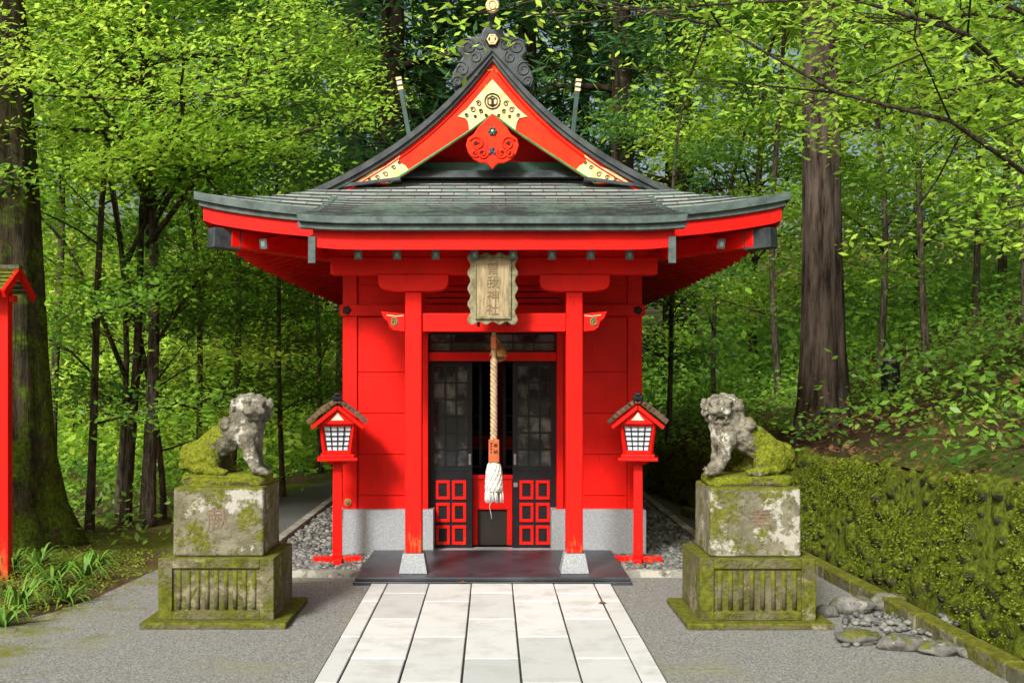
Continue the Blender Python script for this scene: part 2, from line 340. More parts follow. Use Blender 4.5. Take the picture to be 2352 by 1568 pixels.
# ---------------------------------------------------------------- camera, light
cam=bpy.data.cameras.new('camera'); co=bpy.data.objects.new('camera',cam); C.objects.link(co)
co.location=(0,0,H0); co.rotation_euler=(R(90),0,0); cam.sensor_width=36; cam.lens=36*F/2352; cam.shift_x=45/2352; cam.shift_y=81/2352; cam.clip_end=400
bpy.context.scene.camera=co
EL=R(38); sd=Vector((.42,.90,0)).normalized()*math.cos(EL); sd.z=-math.sin(EL)
su=bpy.data.lights.new('sun','SUN'); su.energy=5.0; su.angle=R(11); su.color=(1,.975,.925); so=bpy.data.objects.new('sun',su); C.objects.link(so)
so.rotation_euler=sd.to_track_quat('-Z','Y').to_euler()
w=bpy.data.worlds.new('World'); bpy.context.scene.world=w; w.use_nodes=True; nt=w.node_tree
sky=N(nt,'ShaderNodeTexSky',sky_type='NISHITA'); sky.sun_disc=False; sky.sun_elevation=EL; sky.sun_rotation=math.atan2(-sd.x,-sd.y); sky.air_density=1.4; sky.dust_density=8; sky.ozone_density=.8
bg=nt.nodes['Background']; L(nt,sky.outputs[0],bg.inputs[0]); bg.inputs[1].default_value=.15
vs_=bpy.context.scene.view_settings; vs_.view_transform='Standard'; vs_.look='None'; vs_.exposure=0
# ---------------------------------------------------------------- terrain
WY=[-20,2,6,8,10,12,14,17,22,60]; WX=[3.5,3.15,3.0,2.95,2.88,2.62,2.38,2.12,2.0,2.0]
def wallx(y): return float(np.interp(y,WY,WX))
def wallh(y): return float(np.interp(y,[6,10,14,18,24],[1.0,.88,.72,.55,.35]))
def hz(x,y):
    b=max(0,y-24)*.16
    d=x-wallx(y)-.12
    if d>0: return max(b,wallh(y)+.40*min(d,12)+.03*math.sin(x*3+y*2))
    if x<-6: b=max(b,(-x-6)*.05)
    return b
def grid(xs,ys,fn,name,mat):
    nx=len(xs); v=[(x,y,fn(x,y)) for y in ys for x in xs]
    f=[(j*nx+i,j*nx+i+1,(j+1)*nx+i+1,(j+1)*nx+i) for j in range(len(ys)-1) for i in range(nx-1)]
    mb=MB(); mb.add(v,f); return mb.build(name,mat,smooth=True,fixn=False)
def flat_h(x,y):
    b=max(0,y-24)*.16
    if x<-6: b=max(b,(-x-6)*.05)
    if x>5: b-=.05
    return b-.004
tag(grid(np.linspace(-120,120,81),np.linspace(-60,150,85),flat_h,'ground',SOIL),None,None,kind='structure')
ys=np.linspace(-4,60,130); ds=np.array([0,.15,.3,.5,.8,1.2,1.8,2.6,3.6,5,7,9,12,20,40]); v=[];nx=len(ds)
for y in ys:
    for d in ds:
        x=wallx(y)+.12+d; v.append((x,y,hz(x,y)+(.04*noise.noise(Vector((x*2,y*2,0))) if d>0 else -.02)))
f=[(j*nx+i,j*nx+i+1,(j+1)*nx+i+1,(j+1)*nx+i) for j in range(len(ys)-1) for i in range(nx-1)]
tag(MB().add(v,f).build('hillside',HILLM,smooth=True,fixn=False),None,None,kind='structure')
fp=[(-9,-3),(9,-3),(4,0),(3.02,2),(2.9,6),(2.82,8),(2.75,10),(2.5,12),(2.28,14),(2.02,17),(1.95,19),(-2.2,19),(-2.75,16),(-2.9,13),(-2.75,11),(-2.72,10),(-2.80,9.2),(-2.86,8.3),(-2.98,7.7),(-3.25,7.15),(-4.2,6.7),(-9,6.3)]
tag(MB().add([(x,y,.004) for x,y in fp],[tuple(range(len(fp)))]).build('forecourt',FORE),None,None,kind='structure')
jm=simple('joint',(.03,.03,.025),(.05,.055,.03),20,.9)
tag(MB().add([(-.935,1.5,.008),(.915,1.5,.008),(.915,8.70,.008),(-.935,8.70,.008)],[(0,1,2,3)]).build('path_bed',jm),None,None,kind='structure')
cols=[-.93,-.80,-.484,-.16,.152,.467,.775,.908]
mb=MB(); tints=[]
for ci in range(7):
    js=[8.70]+([8.31,7.42,6.38] if ci in(1,3,5) else [8.01,6.92,5.87])
    while js[-1]>1.6: js.append(max(1.5,js[-1]-1.06))
    for a,b in zip(js[:-1],js[1:]):
        z=.022+random.uniform(-.0015,.0015); tt=random.random(); g_=random.uniform(.003,.007)
        mb.box(cols[ci]+g_,cols[ci+1]-g_,b+.011,a-.011,.009,z); tints+= [tt]*6
o=mb.build('stone_path',PATHM,bevel=.004,seg=1,fixn=False); at=o.data.attributes.new('tint','FLOAT','FACE'); at.data.foreach_set('value',tints); tag(o,None,None,kind='structure')
mb=MB()
for a,b in (((-2.06,9.10),(-1.0,9.10)),((1.0,9.10),(2.02,9.10)),((-2.05,9.18),(-2.05,18)),((2.0,9.18),(2.0,18))):
    Ln=math.dist(a,b); n=max(1,int(Ln/.6))
    for i in range(n):
        p=[a[k]+(b[k]-a[k])*i/n for k in(0,1)]; q=[a[k]+(b[k]-a[k])*(i+1)/n for k in(0,1)]
        dx,dy=(q[0]-p[0])/Ln*n*.004,(q[1]-p[1])/Ln*n*.004
        mb.obox((p[0]+dx,p[1]+dy,.02),(q[0]-dx,q[1]-dy,.02),.09,.07)
tag(mb.build('kerb',KERB,bevel=.006),None,None,kind='structure')
mb=MB(); yy=3.0
while yy<13:
    x0,x1=wallx(yy)-.24,wallx(yy+.6)-.24; mb.obox((x0,yy+.005,.04),(x1,yy+.595,.04),.12,.12); yy+=.6
tag(mb.build('mossy_kerb',KERBM,bevel=.015),None,None,kind='structure')
def pebbles(name,spots,smin,smax,mat):
    V0,F0=ico(1); V=np.array([v[:] for v in V0]); Fc=np.array(F0)
    n=len(spots); rs=np.random.RandomState(3); P=np.array(spots); s=rs.uniform(smin,smax,(n,1,1)); e=np.stack([rs.uniform(.8,1.4,n),rs.uniform(.7,1,n),rs.uniform(.45,.75,n)],1)[:,None,:]
    a=rs.uniform(0,6.28,n); W=V[None]*e*s*(1+rs.uniform(-.12,.12,(n,len(V),1))); X=W[...,0]*np.cos(a)[:,None]-W[...,1]*np.sin(a)[:,None]; Y=W[...,0]*np.sin(a)[:,None]+W[...,1]*np.cos(a)[:,None]
    Z=W[...,2]; W=np.stack([X,Y,Z],2)+P[:,None,:]; FF=(Fc[None]+(np.arange(n)*len(V))[:,None,None]).reshape(-1,3)
    me=bpy.data.meshes.new(name); me.from_pydata(W.reshape(-1,3).tolist(),[],FF.tolist()); me.polygons.foreach_set('use_smooth',[True]*len(me.polygons)); me.materials.append(mat)
    at=me.attributes.new('tint','FLOAT','FACE'); at.data.foreach_set('value',np.repeat(rs.rand(n),len(Fc)).astype(np.float32))
    o=bpy.data.objects.new(name,me); C.objects.link(o); return o
def pebm():
    m,nt,b,o=nodes('pebbles'); at=N(nt,'ShaderNodeAttribute',attribute_name='tint'); r=ramp(nt,at.outputs['Fac'],0,1,(.035,.04,.042),(.20,.205,.19)); L(nt,r.outputs[0],b.inputs['Base Color']); b.inputs['Roughness'].default_value=.7; return m
PEB=pebm()
sp=[]
for i in range(5200):
    s=random.choice((-1,1))
    if random.random()<.35: x=random.uniform(1.0,2.0); y=random.uniform(9.16,10.2)
    else: x=random.uniform(1.38,1.98); y=9.16+random.random()**1.5*7
    if y>10.1 and x<1.40: continue
    if x<1.1 and y<9.95: continue
    sp.append((s*x,y,.012+random.random()*.015))
tag(pebbles('gravel',sp,.016,.034,PEB),'loose grey pebbles in the beds along both sides of the red shrine','gravel',kind='stuff')
mb=MB()
for s in(-1,1):
    xs=sorted((s*1.0,s*2.0)); mb.add([(xs[0],9.15,.007),(xs[1],9.15,.007),(xs[1],18,.007),(xs[0],18,.007)],[(0,1,2,3)])
tag(mb.build('gravel_bed',simple('bed_soil',(.06,.06,.05),(.1,.1,.09),40,.9)),None,None,kind='structure')
# ---------------------------------------------------------------- SHRINE
SH=empty('shrine',(0,10.25,0),'small red wooden shrine with curved green copper roof and black lattice doors','shrine')
def P(mb,name,mat,parent=None,**k): return mb.build(name,mat,parent or SH,**k)
gx=np.array([0,.20,.466,.73,1.034,1.26,1.53,1.9,2.42]); gzv=np.array([4.42,4.17,3.90,3.68,3.475,3.35,3.22,3.075,2.95])
pf=np.polyfit(gx,gzv,4)
def g(x): return float(np.polyval(pf,abs(x)))
def s_(y): return 2.95+.45*(y-9.3)
def ginv(z):
    lo,hi=0,2.5
    for _ in range(30):
        m=(lo+hi)/2
        if g(m)>z: lo=m
        else: hi=m
    return lo
def lift(x,y):
    u=min(1.1,max(0,(abs(x)-1.0)/1.42)); v=min(1,max(0,1-(y-9.3)/1.4)); return .145*u*u*v*v
YB=17.0
def rows(mb,ts,hw,zf,lip=.014,nx=44,uw=.22):
    for i in range(len(ts)-1):
        a,b=ts[i],ts[i+1]; wa,wb=hw(a),hw(b)
        o=len(mb.v)
        for j in range(nx+1):
            k=-1+2*j/nx
            xa,xb=k*wa,k*wb
            mb.v.append((xa,a,zf(xa,a))); mb.v.append((xa,a-.004,zf(xa,a)+lip)); mb.v.append((xb,b,zf(xb,b)))
        for j in range(nx):
            q=o+3*j
            mb.f.append((q,q+3,q+4,q+1)); mb.uv[len(mb.f)-1]=[(0,0)]*4
            mb.f.append((q+1,q+4,q+5,q+2)); xa0,xa1=mb.v[q+1][0],mb.v[q+4][0]
            mb.uv[len(mb.f)-1]=[(xa0/uw,i+.02),(xa1/uw,i+.02),(mb.v[q+5][0]/uw,i+.98),(mb.v[q+2][0]/uw,i+.98)]
mb=MB(); rows(mb,np.linspace(9.3,10.45,12),lambda y:ginv(s_(y))+.005,lambda x,y:s_(y)+lift(x,y))
ROOF=P(mb,'roof',COPPER)
mb=MB(); nr=26; xsr=np.linspace(0,2.42,nr+1); ny=46
def y0f(x): return 9.90 if x<1.56 else max(9.3,9.3+(g(x)-2.95)/.45)
for sg in(-1,1):
    for i in range(nr):
        xa,xb=xsr[i+1],xsr[i]
        o=len(mb.v)
        for j in range(ny+1):
            k=j/ny
            ya=y0f(xa)+(YB-y0f(xa))*k**1.5; yb=y0f(xb)+(YB-y0f(xb))*k**1.5
            mb.v+= [(sg*xa,ya,g(xa)+lift(xa,ya)),(sg*(xa+.003),ya,g(xa)+lift(xa,ya)+.014),(sg*xb,yb,g(xb)+lift(xb,yb))]
        for j in range(ny):
            q=o+3*j; mb.f.append((q,q+3,q+4,q+1)); mb.uv[len(mb.f)-1]=[(0,0)]*4
            mb.f.append((q+1,q+4,q+5,q+2)); mb.uv[len(mb.f)-1]=[(mb.v[q+1][1]/.22,i+.02),(mb.v[q+4][1]/.22,i+.02),(mb.v[q+5][1]/.22,i+.98),(mb.v[q+2][1]/.22,i+.98)]
P(mb,'side_roof_slopes',COPPER,ROOF)
PX=1.445
def zp(x,y): return 2.775+.17*(y-8.4)+.075*(y-8.4)**2+.02*max(0,(abs(x)-1)/.45)**2
mb=MB(); rows(mb,np.linspace(8.38,9.75,13),lambda y:PX-.06*(y-8.38),zp)
PR=P(mb,'porch_roof',COPPER)
mb=MB()
nn=20
for (dz0,dz1,dy) in ((-.045,.012,0),(-.09,-.047,.035)):
    top=[(-PX+2*PX*i/nn,zp(-PX+2*PX*i/nn,8.38)+dz1) for i in range(nn+1)]; bot=[(x*.99,z+dz0-dz1) for x,z in top][::-1]
    mb.prism(top+bot,8.375+dy,8.45+dy)
for sg in(-1,1):
    for i in range(12):
        ya,yb=8.45+i*.1,8.45+(i+1)*.1
        mb.obox((sg*(PX-.03-.06*(ya-8.38)),ya,zp(1.4,ya)-.04),(sg*(PX-.03-.06*(yb-8.38)),yb,zp(1.4,yb)-.04),.05,.09)
P(mb,'porch_eave_edge',TEAL,PR,bevel=.004,seg=1)
def sweep(mb,pts,sec):
    n=len(sec); o=len(mb.v)
    for (x,y,z,ix,iy) in pts:
        for a,b in sec: mb.v.append((x+ix*a,y+iy*a,z+b))
    for i in range(len(pts)-1):
        for j in range(n): mb.f.append((o+i*n+j,o+i*n+(j+1)%n,o+(i+1)*n+(j+1)%n,o+(i+1)*n+j))
    mb.f.append(tuple(o+j for j in range(n))); mb.f.append(tuple(o+(len(pts)-1)*n+j for j in reversed(range(n))))
def eave_pts():
    L1=[(-2.42,YB-(YB-9.3)*(i/40)**.6,0,1,0) for i in range(40)]
    pts=[(x,y,2.95+lift(x,y),ix,iy) for x,y,_,ix,iy in L1]
    pts.append((-2.425,9.295,2.95+lift(-2.44,9.3),1,1))
    for i in range(1,40):
        x=-2.42+4.84*i/40; pts.append((x,9.3,2.95+lift(x,9.3),0,1))
    pts.append((2.425,9.295,2.95+lift(2.44,9.3),-1,1))
    pts+= [(2.42,y,2.95+lift(2.42,y),-1,0) for y in [p[1] for p in L1][::-1]]
    return pts
EP=eave_pts()
mb=MB(); sweep(mb,EP,[(-.012,.016),(-.012,-.05),(.02,-.05),(.02,-.095),(.09,-.095),(.09,.0)])
P(mb,'eave_edge',TEAL,ROOF)
mb=MB(); sweep(mb,EP,[(.05,-.096),(.05,-.215),(.10,-.215),(.10,-.096)])
P(mb,'eave_fascia',RED)
mb=MB()
wallpt=lambda x,y:(max(-1.34,min(1.34,x)),max(10.25,min(YB-.8,y)))
for (x,y,z,ix,iy) in EP:
    wx,wy=wallpt(x,y); mb.v+= [(x+ix*.1,y+iy*.1,z-.17),(wx,wy,3.0)]
for i in range(len(EP)-1): mb.f.append((2*i,2*i+2,2*i+3,2*i+1))
P(mb,'soffit',RED,fixn=False)
CF=simple('cap_grey',(.22,.28,.28),(.16,.2,.2),20,.5)
def rafter(a,b,cap=True,w=.055,h=.075):
    mb=MB(); mb.obox(a,b,w,h); r=P(mb,'rafter',RED,bevel=.003,seg=1)
    if cap:
        a=Vector(a); d=(a-Vector(b)).normalized(); m2=MB(); m2.obox(a+d*.001,a+d*.014,w+.012,h+.012); P(m2,'rafter_cap',TEAL,r,bevel=.004,seg=1)
        m3=MB(); m3.obox(a+d*.010,a+d*.017,w-.025,h-.03); P(m3,'cap_face',CF,r)
for k in range(-6,7):
    x=k*.28
    if abs(x)>1.95: continue
    zl=lift(x,9.35)*.75
    rafter((x*1.13 if abs(x)>1.5 else x,9.45,2.68+zl),(x,10.25,2.92),abs(x)>1.35)
for sg in(-1,1):
    for k in range(25):
        y=9.72+k*.28; zl=lift(2.3,y)*.8
        rafter((sg*2.24,y,2.66+zl),(sg*1.34,max(y,10.3),2.92),False)
    mb=MB(); mb.obox((sg*2.20,9.46,2.745),(sg*1.33,10.26,2.70),.12,.15); hr=P(mb,'hip_rafter',RED,bevel=.01)
    mb=MB(); mb.obox((sg*2.32,9.37,2.745),(sg*2.13,9.53,2.735),.13,.165); P(mb,'hip_rafter_cap',DCOP,hr,bevel=.006)
n=24
def verge(dzt,dzb,y0,y1,name,mat,par=None,xe=1.56):
    xs2=[xe*i/n for i in range(n+1)]
    top=[(x,g(x)+dzt) for x in xs2]; bot=[(x,g(x)+dzb) for x in xs2]
    mb=MB()
    for sg in(-1,1):
        for i in range(n):
            a,b,c,d=top[i],top[i+1],bot[i+1],bot[i]
            mb.v+= [(sg*p[0],yy,p[1]) for yy in(y0,y1) for p in(a,b,c,d)]; o=len(mb.v)-8
            mb.f+= [(o,o+1,o+2,o+3),(o+7,o+6,o+5,o+4),(o,o+4,o+5,o+1),(o+3,o+2,o+6,o+7)]
        mb.f.append((o+1,o+5,o+6,o+2))
    return P(mb,name,mat,par)
VE=verge(.022,-.035,9.86,10.02,'verge_edge',DCOP,ROOF,1.58)
verge(-.037,-.075,9.885,10.05,'verge_edge_lower',DCOP,VE,1.52)
inner=[(0,3.885),(.2,3.735),(.466,3.56),(.73,3.39),(.90,3.283)]
inn=np.array(inner)
def gi(x): return float(np.interp(x,inn[:,0],inn[:,1]))
mb=MB(); xe=1.36
for sg in(-1,1):
    m=28
    for i in range(m):
        x0,x1=xe*i/m,xe*(i+1)/m
        z0,z1=max(gi(x0),3.283),max(gi(x1),3.283)
        q=[(x0,g(x0)-.07),(x1,g(x1)-.07),(x1,min(z1,g(x1)-.075)),(x0,min(z0,g(x0)-.075))]
        o=len(mb.v); mb.v+= [(sg*p[0],yy,p[1]) for yy in(9.92,9.98) for p in q]
        mb.f+= [(o,o+1,o+2,o+3),(o+7,o+6,o+5,o+4),(o,o+4,o+5,o+1),(o+3,o+2,o+6,o+7)]
BB=P(mb,'bargeboard',ORED)
s9=.003775
for sg in(-1,1):
    mb=MB(); mb.tube([(sg*x,9.916,gi(x)+.004) for x in np.linspace(0.02,.90,14)],.010,6); P(mb,'green_edging',GREEN,BB)
    mb=MB(); mb.tube([(sg*x,9.916,g(x)-.12) for x in np.linspace(0.02,1.28,20)],.008,6); P(mb,'moulding',RED,BB)
    poly=[(1.20,3.287),(1.05,3.385),(.93,3.435),(.80,3.535),(.82,3.47),(.76,3.44),(.73,3.402),(.90,3.287)]
    mb=MB(); mb.prism([(sg*x,z) for x,z in poly],9.912,9.92); gp_=P(mb,'gold_foot_plate',GOLD,BB)
    for cx,cz,r in ((.93,3.36,.026),(1.0,3.335,.020),(.86,3.42,.020),(1.07,3.315,.014),(.81,3.46,.014)):
        mb=MB(); mb.tube(spiral(sg*cx,9.909,cz,r,1.2,0,sg),.0036,5); P(mb,'filigree',BLACK,gp_)
hp=[(0,4.19),(.07,4.11),(.15,4.02),(.22,3.935),(.305,3.865),(.235,3.85),(.215,3.82),(.20,3.745),(.12,3.80),(.05,3.855)]
mb=MB(); mb.prism(hp+[(0,3.89)]+[(-x,z) for x,z in hp[:0:-1]],9.910,9.92)
AP=P(mb,'gold_apex_plate',GOLD,BB)
cz=1.6+(865-230)*s9
def hexa(r,a=0): return [(r*math.cos(R(60*k+a)),r*math.sin(R(60*k+a))) for k in range(6)]
mb=MB(); mb.tube([(.066*math.cos(t),9.905,cz+.066*math.sin(t)) for t in np.linspace(0,2*math.pi,33)],.0055,6)
P(mb,'crest_ring',BLACK,AP)
mb=MB(); h=[(x,9.905,cz+z) for x,z in hexa(.046,90)]; mb.tube(h+[h[0]],.0050,6)
mb.box(-.010,.010,9.902,9.909,cz-.026,cz+.018); mb.box(-.028,.028,9.901,9.9085,cz-.036,cz-.028); mb.box(-.022,.022,9.901,9.908,cz+.019,cz+.025)
P(mb,'crest',BLACK,AP)
for sg in(-1,1):
    for cx,dz,r in ((.12,-.02,.026),(.17,-.075,.026),(.225,-.125,.018),(.10,-.09,.020),(.055,-.125,.014),(.15,-.135,.014)):
        mb=MB(); mb.tube(spiral(sg*cx,9.906,cz+dz,r,1.3,.5,sg),.0038,5); P(mb,'filigree',BLACK,AP)
def rel(px,py,Y=9.86): return ((px-1133)*Y/F,H0-(py-CY)*Y/F)
hg=[rel(*p) for p in ((1133,262),(1150,276),(1166,292),(1176,308),(1190,318),(1194,334),(1188,352),(1176,366),(1160,374),(1148,374),(1140,380),(1133,388))]
mb=MB(); mb.prism(hg+[(-x,z) for x,z in hg[-2:0:-1]],9.86,9.90); GE=P(mb,'gable_pendant',ORED,BB,bevel=.008)
for sg in(-1,1):
    for cx,cy,r,a in ((36,330,17,.4),(22,352,13,2.5),(40,352,11,1.5)):
        x,z=rel(1133+cx,cy); mb=MB(); mb.tube(spiral(sg*x,9.855,z,r*s9,1.4,a,sg),.010,6); P(mb,'scrollwork',ORED,GE,smooth=True)
    for cx,cy,rx,rz_ in ((38,328,.020,.024),(24,350,.013,.016),(40,354,.012,.010)):
        x,z=rel(1133+cx,cy); mb=MB(); mb.ell((sg*x,9.859,z),(rx,.006,rz_)); P(mb,'opening_shade',SHB,GE,smooth=True)  # no holes are cut; dark ellipsoids paint the shade inside the scrolls
x,z=rel(1133,302); mb=MB(); mb.ell((0,9.855,z),(.024,.012,.024))
for k in range(6): mb.ell((.026*math.cos(R(60*k)),9.85,z+.026*math.sin(R(60*k))),(.014,.012,.014),sub=2)
fl=P(mb,'green_flower',DGREEN,GE,smooth=True); mb=MB(); mb.ell((0,9.842,z),(.013,.012,.013)); P(mb,'flower_heart',CREAM,fl,smooth=True)
x,z=rel(1133,350); mb=MB(); mb.ell((0,9.859,z+.006),(.015,.01,.015))
for dx,dz in ((0,.028),(.022,-.005),(-.022,-.005)): mb.ell((dx,9.857,z+dz),(.019,.01,.019))
P(mb,'dark_trefoil',simple('deep_blue',(.02,.03,.06),(.03,.05,.07),9,.5),GE,smooth=True)
mb=MB(); gw=[(x,g(x)-.09) for x in np.linspace(0,1.4,12)]
mb.prism([(-x,z) for x,z in gw[::-1]]+gw[1:]+[(1.4,3.2),(-1.4,3.2)],10.32,10.36); GW=P(mb,'gable_wall',RED)
mb=MB(); mb.box(-.74,.74,10.18,10.31,3.43,3.52); P(mb,'gable_beam',DGREEN,GW,bevel=.006)
mb=MB(); mb.frustum(0,10.2,3.36,3.428,1.75,.34,1.6,.24); P(mb,'gable_flashing',DCOP,GW,bevel=.006)
for sg in(-1,1):
    mb=MB(); mb.obox((sg*.80,10.0,3.325),(sg*1.42,10.0,3.245),.22,.03); P(mb,'foot_flashing',DCOP,GW,bevel=.004)
mb=MB(); mb.box(-.10,.10,9.98,YB,4.38,4.56); mb.box(-.14,.14,9.98,YB,4.56,4.61); RG=P(mb,'ridge',DCOP,ROOF,bevel=.012)
def r2(px,py): return ((px-1133)*9.85/F,H0-(py-CY)*9.85/F)
on=[r2(*p) for p in ((1133,62),(1150,62),(1157,72),(1160,84),(1178,84),(1198,90),(1212,104),(1212,120),(1202,132),(1212,146),(1224,166),(1229,186),(1222,202),(1206,196),(1190,182),(1165,155),(1133,120))]
mb=MB(); mb.prism(on+[(-x,z) for x,z in on[-2:0:-1]],9.84,9.96); OG=P(mb,'ridge_end_ornament',DCOP,ROOF,bevel=.015,seg=3)
for sg in(-1,1):
    for cx,cy,r,a,t in ((56,108,20,0,1.6),(40,132,14,2,1.3),(72,160,18,1,1.4),(80,188,13,0,1.3),(30,104,13,2,1.2)):
        x,z=r2(1133+cx,cy); mb=MB(); mb.tube(spiral(sg*x,9.839,z,r*.00377,t,a,sg),[.009]*20+[.007]*7,6); P(mb,'scrollwork',DCOP,OG,smooth=True)
x,z=r2(1131,94); mb=MB(); mb.lathe((0,9.815,z),[(.0,.0),(.055,.0),(.062,.008),(.062,.03)],6,'y'); hx=P(mb,'crest_disc',BLACK,OG)
mb=MB(); h=[(a,9.812,z+b) for a,b in hexa(.043,0)]; mb.tube(h+[h[0]],.009,6); mb.box(-.018,.018,9.806,9.814,z-.014,z+.018); mb.box(-.036,.036,9.806,9.813,z+.019,z+.027); mb.box(-.036,.036,9.806,9.813,z-.024,z-.016); P(mb,'crest',GOLD,hx)
zt=H0+(865-18)*9.62/F
mb=MB(); mb.tube([(0,9.9,4.55),(0,9.86,4.66),(0,9.76,4.71),(0,9.62,zt)],[.045,.040,.040,.048],16); TB=P(mb,'ridge_horn',DCOP,ROOF,smooth=True)
mb=MB(); mb.lathe((0,9.575,zt+.008),[(0.0,0),(.05,0),(.058,.012),(.058,.045)],24,'y'); gd=P(mb,'gold_end_disc',GOLD,TB)
mb=MB(); mb.tube([(.030*math.cos(t),9.572,zt+.008+.035*math.sin(t)) for t in np.linspace(0,6.28,20)],.004,5); P(mb,'crest_ring',BRASS,gd)
FG=simple('finial_green',(.015,.045,.04),(.03,.07,.065),8,.5)
for px0,px1,y0,y1 in ((938,917,300,186),(1316,1328,300,190)):
    a=Vector(wp(px0,y0,10.6)); b=Vector(wp(px1,y1,10.6)); d=b-a
    mb=MB(); mb.obox(a-d*.9,b,.09,.042); fo=P(mb,'roof_finial',FG,ROOF,bevel=.004)
    mb=MB(); mb.obox(b,b+d*.05,.105,.052); P(mb,'gold_band',GOLD,fo)
    mb=MB(); mb.obox(a+d*.80,a+d*.86,.10,.048); P(mb,'gold_band',GOLD,fo)
    mb=MB(); mb.obox(a+d*.90,a+d*.97,.10,.048); P(mb,'cream_band',CREAM,fo)
mb=MB()
mb.box(-1.34,-.636,10.25,10.33,.40,2.98); mb.box(.636,1.34,10.25,10.33,.40,2.98); mb.box(-.636,.636,10.25,10.33,2.0,2.98)
mb.box(-1.34,-1.26,10.33,YB-.8,.40,2.98); mb.box(1.26,1.34,10.33,YB-.8,.40,2.98); mb.box(-1.26,1.26,YB-.88,YB-.8,.4,2.98)
P(mb,'wall',RED)
for sg in(-1,1):
    mb=MB(); mb.box(*sorted((sg*1.345,sg*1.215)),10.215,10.345,.405,2.96); P(mb,'corner_post',RED,bevel=.006)
    mb=MB(); mb.box(*sorted((sg*.578,sg*.637)),10.20,10.40,.03,2.0); P(mb,'door_post',RED,bevel=.004)
    for z0,z1 in ((.412,.53),(.535,.90),(.905,1.27),(1.275,1.64),(1.645,2.14)):
        mb=MB(); mb.box(*sorted((sg*.64,sg*1.21)),10.238,10.249,z0+.001,z1-.001); P(mb,'wall_plank',RED,bevel=.002,seg=1)
    mb=MB(); mb.lathe((sg*1.305,10.185,2.195),[(.0,0),(.028,.0),(.042,.006),(.042,.012)],5,'y'); P(mb,'hexagonal_stud',BLACK)
    mb=MB(); mb.box(*sorted((sg*1.37,sg*.525)),10.12,10.345,0,.415); P(mb,'granite_base',GRAN,bevel=.006)
    mb=MB(); mb.box(*sorted((sg*1.37,sg*1.25)),10.347,YB-.7,0,.415); P(mb,'granite_side_base',GRAN,bevel=.006)
mb=MB(); mb.box(-1.37,1.37,10.195,10.213,2.145,2.245); P(mb,'wall_tie_beam',RED,bevel=.004)
mb=MB(); mb.box(-.60,.60,10.240,10.249,2.262,2.40); P(mb,'frieze_shade_panel',INT)  # wall is closed here; dark sheet paints the shaded gap behind the rails
for z in (2.262,2.315,2.368):
    mb=MB(); mb.box(-.60,.60,10.222,10.239,z,z+.040); P(mb,'frieze_rail',RED)
mb=MB(); mb.box(-1.20,1.20,10.222,10.248,2.425,2.6); P(mb,'upper_beam',RED,bevel=.004)
mb=MB(); mb.lathe((-1.298,10.185,.477),[(0,0),(.012,0),(.016,.008),(.012,.012),(.034,.016),(.034,.028)],16,'y'); P(mb,'brass_knob',BRASS)
mb=MB(); mb.box(-.577,.577,10.26,10.40,1.742,1.823); P(mb,'door_lintel',RED,bevel=.003)
def lattice(x0,x1,z0,z1,y,nc,nr,fr,bar,d=.03):
    m=MB(); m.box(x0,x0+fr,y,y+d,z0,z1); m.box(x1-fr,x1,y,y+d,z0,z1); m.box(x0+fr,x1-fr,y+.002,y+d,z1-fr,z1); m.box(x0+fr,x1-fr,y+.002,y+d,z0,z0+fr)
    ix0,ix1,iz0,iz1=x0+fr,x1-fr,z0+fr,z1-fr
    for i in range(1,nc): x=ix0+(ix1-ix0)*i/nc; m.box(x-bar/2,x+bar/2,y+.006,y+d-.004,iz0,iz1)
    for i in range(1,nr): z=iz0+(iz1-iz0)*i/nr; m.box(ix0,ix1,y+.008,y+d-.006,z-bar/2,z+bar/2)
    return m
tr=P(lattice(-.577,.577,1.824,1.997,10.33,6,2,.014,.012),'transom',BLACK); mb=MB(); mb.box(-.57,.57,10.352,10.356,1.83,1.99); P(mb,'pane',GLASS,tr)
for sg in(-1,1):
    x0,x1=sorted((sg*.184,sg*.577))
    m=lattice(x0,x1,.745,1.741,10.345,3,6,.045,.016)
    m.box(x0,x0+.05,10.345,10.375,.045,.745); m.box(x1-.05,x1,10.345,10.375,.045,.745); m.box(x0+.05,x1-.05,10.351,10.373,.045,.744)
    dr=P(m,'door',BLACK)
    mb=MB(); mb.box(x0+.03,x1-.03,10.366,10.370,.77,1.72); P(mb,'pane',GLASS,dr)
    for r_ in range(3):
        for c_ in range(2):
            cx=x0+.055+.0715+c_*.148; z0=.075+r_*.205
            mb=MB(); a,b,c,d=cx-.064,cx+.064,z0,z0+.175
            mb.box(a,b,10.338,10.350,c,c+.028); mb.box(a,b,10.338,10.350,d-.028,d); mb.box(a,a+.026,10.338,10.350,c+.028,d-.028); mb.box(b-.026,b,10.338,10.350,c+.028,d-.028)
            P(mb,'red_door_panel',RED,dr,bevel=.003,seg=1)
    mb=MB(); hx_=sg*.205; mb.box(hx_-.012,hx_+.012,10.338,10.345,.80,.90); h_=P(mb,'door_handle',METAL,dr,bevel=.003)
mb=MB(); mb.box(.192,.230,10.336,10.344,.60,.64); P(mb,'door_lock',METAL)
mb=MB(); mb.box(-.62,.62,10.13,10.42,.0,.044); P(mb,'threshold',GRAN,bevel=.004)
mb=MB(); mb.box(-.183,.183,10.47,10.50,.38,.70); mb.box(-.183,-.135,10.47,10.50,.05,.379); mb.box(.135,.183,10.47,10.50,.05,.379); mb.box(-.19,.19,10.455,10.469,.66,.70); P(mb,'inner_red_panel',RED,bevel=.003)
mb=MB(); mb.box(-.134,.134,10.50,10.51,.05,.38); P(mb,'inner_shade_panel',INT)  # near-black sheet stands for the shade in the opening of the red frame
